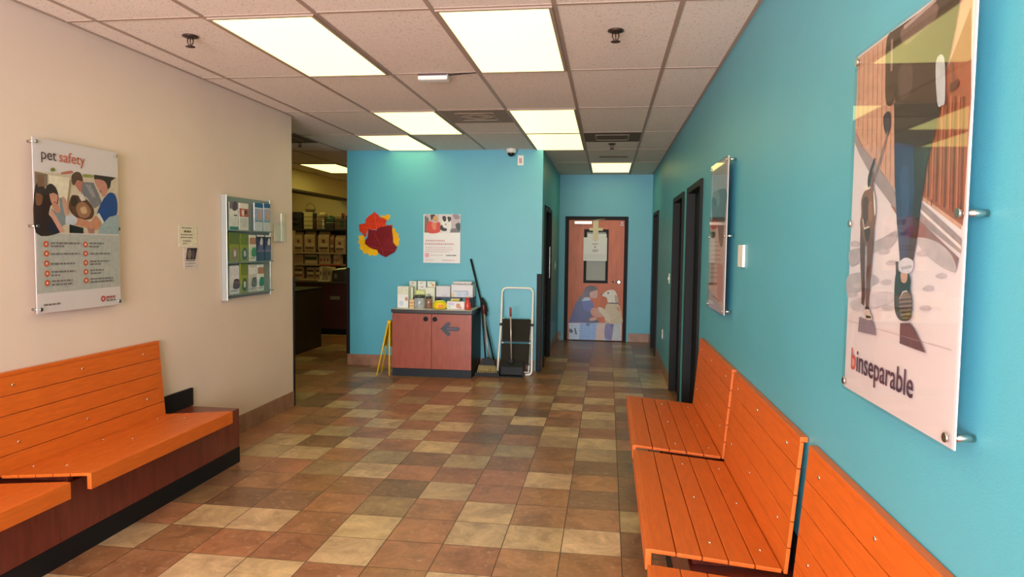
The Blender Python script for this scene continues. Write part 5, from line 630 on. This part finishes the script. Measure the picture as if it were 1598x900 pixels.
goods('product_pack','strip',8.02,8.05,'thin pale pack standing right of the leaflet carton','pack',(216,222,196))
def jar(key, y, label, fill):
    x0,x1,z0,z1 = I[key]; r_=(x1-x0)/2; h=z1-ZT
    t = thing('jar', label, 'jar', ((x0+x1)/2,y,ZT), 0, 'lidded jars on the cabinet')
    bm = B(); lathe(bm,[(r_*.9,0),(r_,.006),(r_,h*.72),(r_*.85,h*.80)],0,0,24); obj('glass', bm, mat('jar_glass_'+key,fill,.12,vary=.3,vscale=30), t)
    bm = B(); lathe(bm,[(r_*.9,h*.80+.0005),(r_*.92,h*.97),(r_*.8,h)],0,0,24); obj('lid', bm, mat('jar_lid',(66,72,66),.4), t)
jar('jar1',7.94,'wide clear jar with a dark lid in front of the card display',(168,172,176))
jar('jar2',7.96,'narrower jar of brown treats with a dark lid',(150,110,92))
goods('treat_pack','tan',7.89,7.93,'small tan treat packet left of the clear jar','pack',(222,190,140),dec=[((190,140,90),R4(.1,.2,.9,.35),0),((190,140,90),R4(.1,.55,.9,.7),0)])
x0,x1,z0,z1 = I['dark']; t = thing('figurine','small dark bottle behind the tan treat packet','bottle',(x0-.012,7.965,ZT)); bm = B(); lathe(bm,[(.012,0),(.013,.06),(.006,.085),(.006,.115),(.008,.12)],0,0,14); obj('glass', bm, mat('dark_bottle',(64,34,26),.25), t); t.name='small_bottle'
t = thing('riser_shelf','low dark riser shelf carrying the white boxes at the right of the cabinet top','shelf',(-1.84,8.17,ZT))
bm = B(); box(bm,-.2,.25,-.07,.16,.105,.125,.002); obj('board', bm, mat('riser_board',(70,72,100),.5), t)
for x in (-.195,.235):
    bm = B(); box(bm,x,x+.012,-.06,.15,0,.1045); obj('side_panel', bm, mat('riser_board',(70,72,100),.5), t)
ZR = ZT+.1255
goods('product_box','box1',8.12,8.30,'plain light grey box on the riser shelf, left of the printed box','box',(212,208,216),z0=ZR,dec=[((190,186,200),R4(.4,.1,.75,.22),0)])
goods('product_box','box2',8.12,8.30,'white box with a blue printed outline on the riser shelf, under the papers','box',(222,218,226),z0=ZR,dec=[((110,140,180),R4(.1,.48,.78,.53),0),((196,206,226),R4(.2,.06,.8,.44),0),((110,140,180),R4(.74,.2,.77,.5),0),((220,200,150),R4(.02,.05,.14,.35),1)])
x0,x1,z0,z1 = I['top']
t = thing('paper_stack','loose stack of white papers and bags on top of the printed box','papers',((x0+x1)/2,8.2,I['box2'][3]+.0005))
for k in range(5):
    bm = B(); a = .04*(k-2); box(bm,-.12+.004*k,.12,-.08,.06,k*.006,k*.006+.004+(0.012 if k==4 else 0),.001); bm.transform(Matrix.Rotation(a*.4,4,'Z')); obj('sheet', bm, ink([(224,220,222),(206,196,206),(226,214,206),(210,216,220),(222,214,220)][k]), t)
# yellow toy-like tub
x0,x1,z0,z1 = I['yel']; r_=(x1-x0)/2
t = thing('candy_tub','bright yellow rounded tub with an orange patch on the cabinet top','tub',((x0+x1)/2,7.9,ZT))
bm = B(); lathe(bm,[(r_*.75,0),(r_*.98,.015),(r_,.05),(r_*.9,.075),(r_*.7,.085)],0,0,28); obj('body', bm, mat('tub_yellow',(238,208,40),.3), t)
bm = B(); lathe(bm,[(r_*.72,.0855),(r_*.7,.095),(r_*.3,.102)],0,0,28); obj('lid', bm, mat('tub_lid',(214,220,60),.4), t)
bm = B(); box(bm,.0,.05,-r_-.001,-r_+.02,.02,.055,.003); obj('orange_patch', bm, mat('tub_orange',(240,130,40),.4), t)
goods('product_box','wh',7.90,8.0,'white box with small coloured pictures beside the yellow tub','box',(230,224,226),dec=[((190,140,110),R4(.55,.2,.75,.7),1),((200,190,220),R4(.1,.5,.4,.85),1),((176,206,170),R4(.05,.2,.2,.5),1),((210,90,80),R4(.75,.1,.82,.3),1)])
x0,x1,z0,z1 = I['red']; t = thing('red_bottle','glossy red bottle at the right end of the cabinet top','bottle',((x0+x1)/2,7.9,ZT)); bm = B(); lathe(bm,[(.034,0),(.038,.01),(.036,.07),(.022,.10),(.024,.12)],0,0,20); obj('body', bm, mat('bottle_red',(206,66,54),.25), t); bm = B(); lathe(bm,[(.026,.1205),(.026,.14),(.02,.143)],0,0,20); obj('cap', bm, mat('cap_red',(190,50,46),.4), t)
x0,x1,z0,z1 = I['ys']; t = thing('yellow_packet','small yellow packet lying on the white picture box','packet',((x0+x1)/2,7.95,I['wh'][3]+.001)); bm = B(); box(bm,-.055,.05,-.03,.03,0,.03,.008); obj('body', bm, mat('packet_yellow',(226,204,110),.4), t); bm = B(); box(bm,-.03,.05,-.032,-.0305,.008,.02); obj('stripe', bm, mat('packet_stripe',(120,130,60),.4), t)
x0,x1,z0,z1 = I['bl']; t = thing('blue_packet','small dark blue packet beside the red bottle cap','packet',(x0+.03,8.03,ZT)); bm = B(); box(bm,-.028,.028,-.025,.025,0,.128,.004); obj('body', bm, mat('packet_blue',(52,84,104),.4), t); bm = B(); box(bm,-.02,.02,-.0265,-.0255,.04,.07); obj('stripe', bm, mat('packet_pale',(170,180,190),.4), t)
for k,(x,y,w_,d_,lab) in enumerate(((-2.22,7.84,.13,.05,'white leaflet lying flat on the cabinet top, left of the yellow tub'),(-1.74,7.83,.12,.04,'white leaflet lying flat in front of the white picture box'))):
    bm = B(); box(bm,-w_,w_,-d_,d_,0,.002); o = obj('leaflet', bm, ink((228,222,214)), None, (x,y,ZT)); tag(o, lab, 'leaflet')

# ---------------------------------------------------------------- floor items around the cabinet
YEL = mat('sign_yellow', (238,192,34), .4)
t = thing('floor_sign','yellow folding floor sign standing edge-on beside the left side of the cabinet','floor sign',(-2.56,7.80,0))
def leg_panel(xb0, xt, ylo, yhi, name):
    bm = B()
    for yb,yt in ((ylo,ylo+.04),(yhi,yhi-.04)):
        tube(bm,[(xb0,yb,.008),(xt,yt,.62)],.0095,8)
    prism(bm,[(xb0*.45+xt*.55,ylo+.03,.34),(xb0*.45+xt*.55,yhi-.03,.34),(xt,yhi-.045,.62),(xt,ylo+.045,.62)],(.006,0,0))
    return obj(name, bm, YEL, t)
leg_panel(-.090,.034,-.07,.10,'front_panel'); leg_panel(.062,.052,-.07,.10,'rear_panel')
bm = B(); box(bm,.022,.064,-.03,.06,.62,.645,.006); obj('hinge_cap', bm, YEL, t)
# step ladder
t = thing('step_ladder','white tube step stool with two black treads leaning flat on the teal wall','step stool',(-1.07,8.2,0))
def lean(x,z): return (x, .145-.175*(1-(z/1.03))-.0 if True else 0, z)
yl_ = lambda z: .145 - .27*(1-z/1.03)
pts = [(-.165,yl_(.012)-.0,.014),(-.185,yl_(.014),.02)]
pts = []
def arc(cx_,cz_,r_,a0,a1,n=6): return [(cx_+r_*math.cos(math.radians(a0+(a1-a0)*k/n)), cz_+r_*math.sin(math.radians(a0+(a1-a0)*k/n))) for k in range(n+1)]
pp = [(-.13,.013)]+arc(-.165,.053,.04,-90,-180)[1:]+[(-.19,.6)]+arc(-.135,.965,.06,180,90)+arc(.125,.965,.06,90,0)+[(.19,.6)]+arc(.165,.053,.04,0,-90)+[(.13,.013)]
bm = B(); tube(bm,[(x,yl_(z),z) for x,z in pp],.0125,12); obj('front_frame', bm, WHITE, t)
bm = B(); tube(bm,[(-.165,yl_(.05)+.045,.02),(-.165,yl_(.66)+.03,.66)],.010,10); tube(bm,[(.165,yl_(.05)+.045,.02),(.165,yl_(.66)+.03,.66)],.010,10); tube(bm,[(-.165,yl_(.05)+.045,.03),(.165,yl_(.05)+.045,.03)],.010,10); obj('rear_frame', bm, WHITE, t)
TREAD = mat('tread_black',(40,36,28),.7,spec=.15,bump=.3,bscale=90)
for z0,z1 in ((.40,.655),(.135,.365)):
    bm = B(); prism(bm,[(-.165,yl_(z0)-.004,z0),(.165,yl_(z0)-.004,z0),(.172,yl_(z1)-.004,z1),(-.172,yl_(z1)-.004,z1)],(0,-.02,0)); tr = obj('tread', bm, TREAD, t)
    bm = B(); box(bm,-.172,.172,yl_(z0)-.032,yl_(z0)-.0,z0-.012,z0+.006,.004); obj('nosing', bm, PLASTB, tr)
for x in (-.205,.172):
    bm = B(); box(bm,x,x+.033,yl_(.58)-.02,yl_(.58)+.02,.575,.605,.004); obj('pivot', bm, PLASTB, t)
# lobby dustpans and broom
def dustpan(x,y,label,pole_col,pole_top,lean_dx,lean_dy,grip_col,low=False):
    t = thing('upright_dustpan',label,'dustpan',(x,y,0))
    bm = B(); box(bm,-.142,.142,-.05,.07,.0,.012,.003); box(bm,-.142,.142,.058,.07,.012,.05 if low else .17,.003)
    for s in (-1,1): prism(bm,[(s*.142,-.05,.012),(s*.142,.058,.012),(s*.142,.058,.05 if low else .17),(s*.142,-.01,.03 if low else .11)],(-s*.006,0,0))
    if low: box(bm,-.142,.142,-.05,-.044,.012,.042)
    if not low: prism(bm,[(-.136,.058,.17),(.136,.058,.17),(.136,-.01,.112),(-.136,-.01,.112)],(0,0,.004))
    obj('pan', bm, PLASTB, t)
    bm = B(); p0=Vector((.02,.085,.03)) if low else Vector((0,.03,.16)); p1=Vector((lean_dx,lean_dy,pole_top)); tube(bm,[p0,p1],.0095,10); obj('pole', bm, pole_col, t)
    bm = B(); d=(p1-p0).normalized(); tube(bm,[p1-d*.09,p1,p1+d*.018],[.0125,.0135,.010],10); obj('grip', bm, grip_col, t)
    bm = B(); (box(bm,-.002,.042,.0705,.10,.002,.08,.004) if low else box(bm,-.022,.022,.012,.05,.165,.2,.004)); obj('socket', bm, PLASTB, t)
REDP = mat('red_grip',(176,44,52),.4); PSTEEL = mat('pole_steel',(190,176,170),.3,metal=.5)
dustpan(-1.095,7.97,'black upright dustpan with a silver pole standing in front of the white step stool',PSTEEL,.80,-.018,.02,mat('grip_pinkish',(150,72,72),.4))
dustpan(-1.379,7.975,'black upright dustpan with a red grip and silver pole between cabinet and step stool',PSTEEL,.80,-.10,.24,REDP,True)
t = thing('broom','black handled broom with pale bristles standing in the low dustpan right of the cabinet','broom',(-1.379,7.945,0))
bm = B(); tube(bm,[(-.02,.02,.20),(-.115,.24,.83)],.011,10); obj('handle', bm, PLASTB, t)
bm = B(); prism(bm,[(-.09,-.0,.13),(.10,-.0,.13),(.08,.0,.19),(.0,.0,.225),(-.06,.0,.2)],(0,.04,0)); obj('head', bm, PLASTB, t)
bm = B()
for k in range(24):
    x = -.098+k*.0085; tube(bm,[(x*.95,.02+.01*((k%3)-1),.13),(x*1.25,.02+.02*((k%3)-1),.0135)],.004,6)
br_ = obj('bristles', bm, mat('bristle_tan',(176,156,100),.8), t); br_['kind']='stuff'
t = thing('mop','tall thick black handle with a bunched black mop top leaning against the teal wall','mop',(-1.30,8.17,0))
bm = B(); tube(bm,[(.0,.0,.01),(-.222,.12,.86),(-.362,.175,1.37)],[.009,.010,.0135],10); obj('handle', bm, PLASTB, t)
bm = B()
for k in range(14):
    a = k*.9; tube(bm,[(-.212+.006*math.cos(a),.11,.90),(-.19+.022*math.cos(a),.11+.025*math.sin(a),.83-.01*(k%3)),(-.165+.03*math.cos(a*1.3),.09+.03*math.sin(a),.74-.02*(k%4))],[.01,.016,.008],7)
obj('mop_head', bm, mat('mop_black',(28,28,32),.9), t)

# ---------------------------------------------------------------- stockroom seen through the opening
MAR = mat('maroon_laminate',(78,34,34),.45,vary=.1,vscale=4); DKB = mat('dark_brown_panel',(50,38,30),.5)
t = thing('counter','long dark maroon stockroom counter with a black kick','counter',(-4.6,11.4,0))
bm = B(); box(bm,-.62,1.3,-.30,.30,.10,.86); obj('body', bm, MAR, t)
bm = B(); box(bm,-.62,1.3,-.27,.30,0,.0995); obj('toe_kick', bm, BLACK, t)
bm = B(); box(bm,-1.30,1.3,-.32,.30,.8605,.893,.003); obj('worktop', bm, mat('worktop_grey',(74,56,48),.4), t)
bm = B(); box(bm,-.02,.15,-.306,-.3005,.595,.655); obj('name_plate', bm, ink((138,126,104)), t)
t = thing('side_desk','dark brown desk panel at the left of the stockroom opening','desk',(-4.55,9.3,0))
bm = B(); box(bm,-.5,.33,-.55,.5,.0,.86,.003); obj('body', bm, DKB, t)
bm = B(); box(bm,-.52,.35,-.57,.52,.8605,.89,.003); obj('worktop', bm, BLACK, t)
t = thing('paper_notice','small white slip lying on the dark brown desk','paper slip',(-4.45,8.95,.8905)); bm = B(); box(bm,-.12,.12,-.05,.05,0,.003); obj('sheet', bm, PAPER, t)
ST = A['store']; SHY = 12.25
t = thing('shelving_unit','metal shelving unit full of pet food at the back of the stockroom','shelving',(-5.22,SHY,0)); SHM = mat('shelf_edge',(168,140,112),.5); SHK = mat('shelf_dark',(42,34,36),.6)
for z in (.885,1.16,1.375,1.80):
    bm = B(); box(bm,-.62,.50,-.21,.2,z-.028,z); sh = obj('shelf', bm, SHM if z<1.7 else SHK, t)
    if z == 1.16: bm = B(); box(bm,.0,.42,-.216,-.2105,z-.026,z-.004); obj('price_strip', bm, ink((178,66,48)), sh)
for x in (-.64,.505):
    for yy in (-.2,.18): bm = B(); box(bm,x,x+.03,yy,yy+.03,0,2.05); obj('post', bm, SHK, t)
bm = B(); box(bm,-.61,.5,.2,.21,.1,1.80); obj('back_panel', bm, mat('shelf_back',(60,48,42),.7), t)
for z in (1.86,1.94,2.02):
    bm = B(); tube(bm,[(-.62,-.206,z),(.51,-.206,z)],.005,8); obj('wire_rail', bm, SHK, t)
def pack(name, r, zs, label, cat, col, marks, grp, dep=.13, y=None):
    x0,x1,z0,z1 = r; t = thing(name, label, cat, ((x0+x1)/2,12.14 if y is None else y,zs+.0005), 0, grp); w_=(x1-x0)/2-.006; h_=z1-zs
    bm = B(); d=dep/2
    if name=='pet_food_bag':
        n=[(w_*.92,0,d*.9),(w_,h_*.15,d),(w_,h_*.75,d),(w_*.97,h_*.92,d*.3),(w_*.95,h_,d*.08)]
        rings=[[bm.verts.new(p) for p in ((-a,-c,b_),(a,-c,b_),(a,c,b_),(-a,c,b_))] for a,b_,c in n]
        for p,q in zip(rings,rings[1:]):
            for k in range(4): bm.faces.new((p[k],p[(k+1)%4],q[(k+1)%4],q[k]))
        bm.faces.new(rings[0][::-1]); bm.faces.new(rings[-1])
    else: box(bm,-w_,w_,-d,d,0,h_,.003)
    obj('body', bm, mat(name,col,.5,vary=.12,vscale=14), t)
    lst=[]
    for c,(a,b_,cc,dd) in marks: lst.append((c,[(-w_+2*w_*a,h_*b_),(-w_+2*w_*cc,h_*b_),(-w_+2*w_*cc,h_*dd),(-w_+2*w_*a,h_*dd)],0))
    picture('printed_picture', lst, frame_matrix('back',(0,-d,0)), t, z=.001)
TAN=(184,150,118)
mk=[((120,70,60),(.35,.45,.65,.62)),((196,170,140),(.1,.3,.9,.42)),((60,48,44),(.1,.16,.9,.24)),((150,110,90),(.15,.04,.85,.12))]
for i,r in enumerate(ST['bags']): pack('pet_food_bag', r, 1.375, ['tan pet food bag at the left end of the upper shelf','tan pet food bag, second from the left on the upper shelf','tan pet food bag in the middle of the upper shelf','narrow reddish bag on the upper shelf','tan pet food bag at the right end of the upper shelf'][i], 'pet food bag', TAN if i!=3 else (156,104,84), mk, 'bags on the upper stock shelf')
mk2=[((120,52,56),(.05+.24*k,.1,.13+.24*k,.85)) for k in range(4)]; mk3=[((40,44,40),(.02,.45,.98,.8)),((190,170,140),(.1,.1,.9,.3))]; mk4=[((140,60,66),(.1+.3*k,.3,.25+.3*k,.6)) for k in range(3)]
for i,r in enumerate(ST['cans']): pack('can_tray', r, 1.16, ['tray of red striped cans at the left of the middle shelf','tray of dark banded cans on the middle shelf','tray of pale cans with red dots on the middle shelf','small can tray at the right of the middle shelf'][i], 'can tray', (178,146,120), (mk2,mk3,mk4,mk4)[i], 'can trays on the middle stock shelf')
for i,r in enumerate(ST['boxes']): pack('food_carton', r, .885, ['carton with dark bands at the left of the lowest visible shelf','tan carton in the middle of the lowest visible shelf','tan carton at the right of the lowest visible shelf'][i], 'carton', (170,136,108), [((110,56,56),(.1,.2,.9,.34)),((70,56,50),(.1,.62,.9,.8)),((196,170,140),(.1,.42,.9,.56))], 'cartons on the lower stock shelf')
U = ST['up']
t = thing('storage_crate','dark crate at the left end of the top stock shelf','crate',(-5.66,12.2,1.8005)); bm=B()
for z in (0,.10,.20,.28): box(bm,-.11,.09,-.12,-.11,z,z+.06 if z<.28 else z+.03)
box(bm,-.11,.09,.08,.09,0,.3); box(bm,-.11,-.10,-.11,.08,0,.3); box(bm,.08,.09,-.11,.08,0,.3); box(bm,-.10,.08,-.11,.08,0,.01); obj('body', bm, SHK, t)
t = thing('storage_box','tall cream box on the top stock shelf beside the dark crate','box',(-5.455,12.2,1.8005)); bm=B(); box(bm,-.085,.085,-.1,.1,0,.29,.004); obj('carton', bm, mat('cream_box',(196,176,126),.6), t); bm=B(); box(bm,-.09,.09,-.105,.105,.2905,.305,.002); obj('lid', bm, mat('box_lid',(206,196,180),.6), t)
t = thing('wicker_basket','wicker basket with an arched handle on top of the cream box','basket',(-5.455,12.2,2.106)); bm=B(); lathe(bm,[(.06,0),(.09,.03),(.095,.06)],0,0,20); obj('bowl', bm, mat('wicker_dark',(112,84,56),.8,bump=.6,bscale=60), t); bm=B(); tube(bm,[(.09*math.cos(math.pi*k/12),0,.055+.11*math.sin(math.pi*k/12)) for k in range(13)],.006,8); obj('handle', bm, mat('wicker_dark',(112,84,56),.8), t)
t = thing('stuffed_toy','dark blue headed soft figure on the top stock shelf','soft toy',(-5.33,12.12,1.8005)); bm=B(); lathe(bm,[(.025,0),(.033,.05),(.022,.17),(.014,.2)],0,0,16); obj('body', bm, mat('toy_maroon',(84,36,42),.8), t); bm=B(); lathe(bm,[(.015,.2005),(.032,.22),(.036,.25),(.028,.285),(.01,.30)],0,0,16); obj('head', bm, mat('toy_navy',(24,26,44),.8), t)
t = thing('storage_box','low cream box with a tan cushion lying on it, top stock shelf centre','box',(-5.21,12.2,1.8005)); bm=B(); box(bm,-.07,.07,-.1,.1,0,.22,.004); obj('carton', bm, mat('tan_box',(150,116,84),.6), t)
t = thing('cushion','tan cushion on top of the low box on the top stock shelf','cushion',(-5.205,12.2,2.021)); bm=B(); lathe(bm,[(.05,0),(.075,.02),(.078,.05),(.06,.08),(.02,.09)],0,0,20); obj('cover', bm, mat('cushion_tan',(190,166,124),.8), t)
t = thing('green_bowl','upturned green bowl with a pale rim on the top stock shelf','bowl',(-5.045,12.17,1.92)); bm=B(); lathe(bm,[(.086,0),(.084,.06),(.06,.11),(.02,.13)],0,0,20); obj('body', bm, mat('bowl_green',(56,92,70),.4), t)
bm=B(); tube(bm,[(.088*math.cos(.3*k),.088*math.sin(.3*k),.0) for k in range(21)],.006,8,closed=True); obj('rim', bm, mat('bowl_rim',(180,176,150),.4), t)
t = thing('stacked_box','dark low box under the upturned green bowl','box',(-5.045,12.17,1.8005)); bm=B(); box(bm,-.08,.09,-.1,.1,0,.112,.004); obj('carton', bm, mat('low_dark_box',(64,48,44),.6), t)
t = thing('white_figurine','small white figurine standing beside the green bowl','figurine',(-5.115,12.03,1.8005)); t.location=(-5.152,12.074,1.8005); bm=B(); lathe(bm,[(.018,0),(.014,.05),(.02,.09),(.012,.12),(.018,.15),(.004,.175)],0,0,14); obj('body', bm, PLASTW, t)
t = thing('storage_box','olive box at the right of the top stock shelf with a green panel','box',(-4.86,12.2,1.8005)); bm=B(); box(bm,-.085,.1,-.1,.1,0,.2,.004); obj('carton', bm, mat('olive_box',(120,96,70),.6), t); bm=B(); box(bm,.02,.08,-.104,-.1005,.03,.16); obj('side_label', bm, mat('green_panel',(60,92,66),.6), t)
t = thing('red_cup','red cup on the olive box at the right end of the top stock shelf','cup',(-4.80,12.14,2.001)); bm=B(); lathe(bm,[(.024,0),(.032,.09),(.029,.092)],0,0,16); obj('body', bm, mat('cup_red',(150,40,36),.4), t)
D_ = ST['desk']
for i,r in enumerate(D_[:3]):
    x0,x1,z0,z1 = r; t = thing('binder', ['white binder standing on the stockroom counter, left of three','pale binder standing on the stockroom counter, middle of three','cream binder standing on the stockroom counter, right of three'][i], 'binder', ((x0+x1)/2,11.35,.8935), 0, 'binders on the stockroom counter')
    w_=(x1-x0)/2-.003; bm=B(); box(bm,-w_,w_,-.1,.1,0,z1-.8935,.003); obj('cover', bm, mat('binder',[(206,190,160),(176,150,124),(190,168,136)][i],.5), t)
    bm=B(); box(bm,-w_*.5,w_*.5,-.1015,-.1005,.1,.17); obj('spine_label', bm, ink((120,84,76)), t)
x0,x1,z0,z1 = D_[3]; t = thing('printer','dark printer on the right of the stockroom counter','printer',((x0+x1)/2,11.38,.8935)); w_=(x1-x0)/2
bm=B(); box(bm,-w_,w_,-.13,.15,0,.19,.006); obj('body', bm, mat('printer_dark',(58,52,46),.45), t); bm=B(); box(bm,-w_*.7,-w_*.3,-.134,-.1305,.05,.13); obj('control_panel', bm, ink((120,108,90)), t)
bm=B(); prism(bm,[(-w_*.9,-.10,.192),(w_*1.1,-.10,.215),(w_*1.1,.10,.24),(-w_*.9,.10,.215)],(0,0,.003)); o = obj('paper_sheet', bm, PAPER, None, ((x0+x1)/2,11.38,.8935)); tag(o,'white paper sheet lying on top of the dark printer','paper')
t = thing('paper_tray','flat tan tray of forms on the left of the stockroom counter','tray',(-4.98,11.18,.8935)); bm=B(); box(bm,-.2,.14,-.08,.1,0,.03,.003); obj('body', bm, mat('tray_tan',(150,122,98),.5), t)
t = thing('form_pad','pale pad of forms lying on the counter in front of the binders','pad',(-4.76,11.16,.8935)); bm=B(); box(bm,-.08,.08,-.06,.06,0,.018,.002); obj('sheets', bm, ink((206,186,158)), t)
